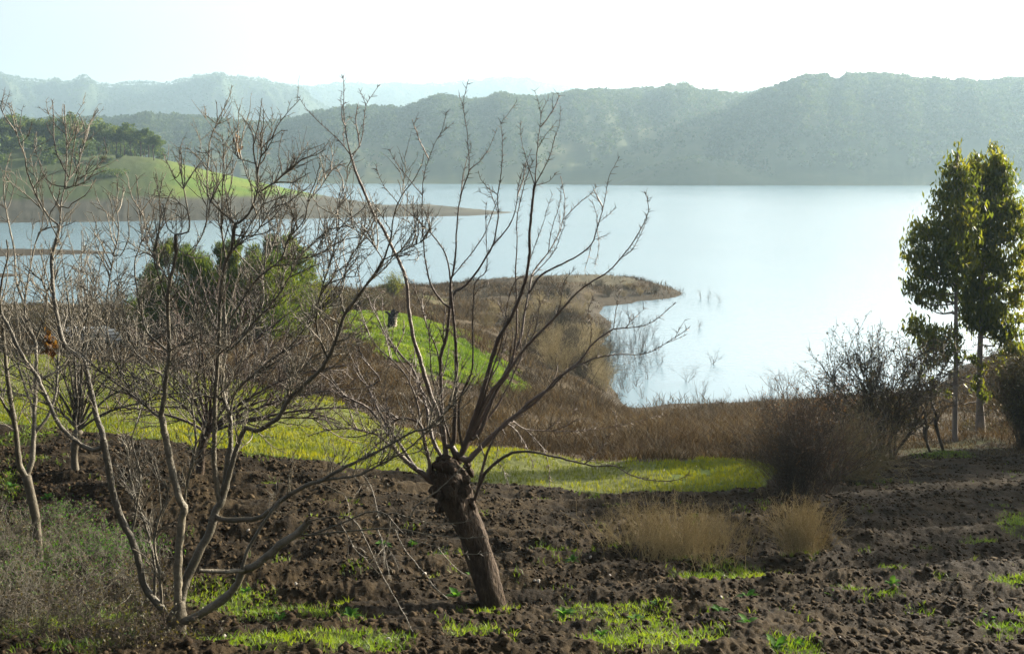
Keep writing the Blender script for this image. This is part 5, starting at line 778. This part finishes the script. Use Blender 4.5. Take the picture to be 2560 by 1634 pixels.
tag(obj('dry_scrub', mb.mesh('dry_scrub', M['scrub'])), 'brown dry weeds covering the slopes between the field and the lake', 'scrub', kind='stuff')
ph = (1+5**.5)/2; ico = nrm(np.array([(-1, ph, 0), (1, ph, 0), (-1, -ph, 0), (1, -ph, 0), (0, -1, ph), (0, 1, ph), (0, -1, -ph), (0, 1, -ph), (ph, 0, -1), (ph, 0, 1), (-ph, 0, -1), (-ph, 0, 1)]))
icf = np.array([(0, 11, 5), (0, 5, 1), (0, 1, 7), (0, 7, 10), (0, 10, 11), (1, 5, 9), (5, 11, 4), (11, 10, 2), (10, 7, 6), (7, 1, 8), (3, 9, 4), (3, 4, 2), (3, 2, 6), (3, 6, 8), (3, 8, 9), (4, 9, 5), (2, 4, 11), (6, 2, 10), (8, 6, 7), (9, 8, 1)])
x, y = scatter(90000, -250, 2810, 9.5, 40, gi, 1.7); z = Z(x, y); g_, m_, pa_, pl_, a_, b_ = cover(x, y, z); kp = pl_ & (gi.random(len(x)) < sst(.25, .55, fbm(x*1.1+7, y*1.1))); x, y = x[kp], y[kp]; n = len(x)
r = np.minimum(gi.lognormal(-3.95, .5, n), .055)*(1+.0*y); V = ico[None]*(1+gi.normal(0, .33, (n, 12, 1)))*r[:, None, None]*np.array([1.1, 1.1, .8])+np.stack([x, y, gz(x, y)+r*.15], 1)[:, None]
mb = MB(); mb.add(V.reshape(-1, 3), (icf[None]+np.arange(n)[:, None, None]*12).reshape(-1, 3), np.repeat(gi.random(n), 12)); tag(obj('soil_clods', mb.mesh('soil_clods', M['clod'])), 'crumbly dark soil clods turned up across the ploughed field', 'soil', kind='stuff')
#PART4
# ---------------------------------------------------------------- the air: one box of even haze round everything but the sky
hm = bpy.data.materials.new('haze_air'); hm.use_nodes = True; nt = hm.node_tree; nt.nodes.remove(nt.nodes['Principled BSDF']); pv = nt.nodes.new('ShaderNodeVolumePrincipled')
pv.inputs['Color'].default_value = (.50, .72, .87, 1); pv.inputs['Density'].default_value = 1.8e-4; pv.inputs['Anisotropy'].default_value = .35; nt.links.new(pv.outputs[0], nt.nodes['Material Output'].inputs['Volume'])
Vb = np.array([(x_, y_, z_) for x_ in (-4400, 4400) for y_ in (-120, 5000) for z_ in (-8, 385)]); Fb = np.array([(0, 1, 3, 2), (4, 6, 7, 5), (0, 4, 5, 1), (2, 3, 7, 6), (0, 2, 6, 4), (1, 5, 7, 3)])
hz = obj('haze', mesh_data('haze', Vb, Fb, hm)); tag(hz, 'pale haze over the lake and hills', 'haze', kind='stuff'); hz.display_type = 'WIRE'
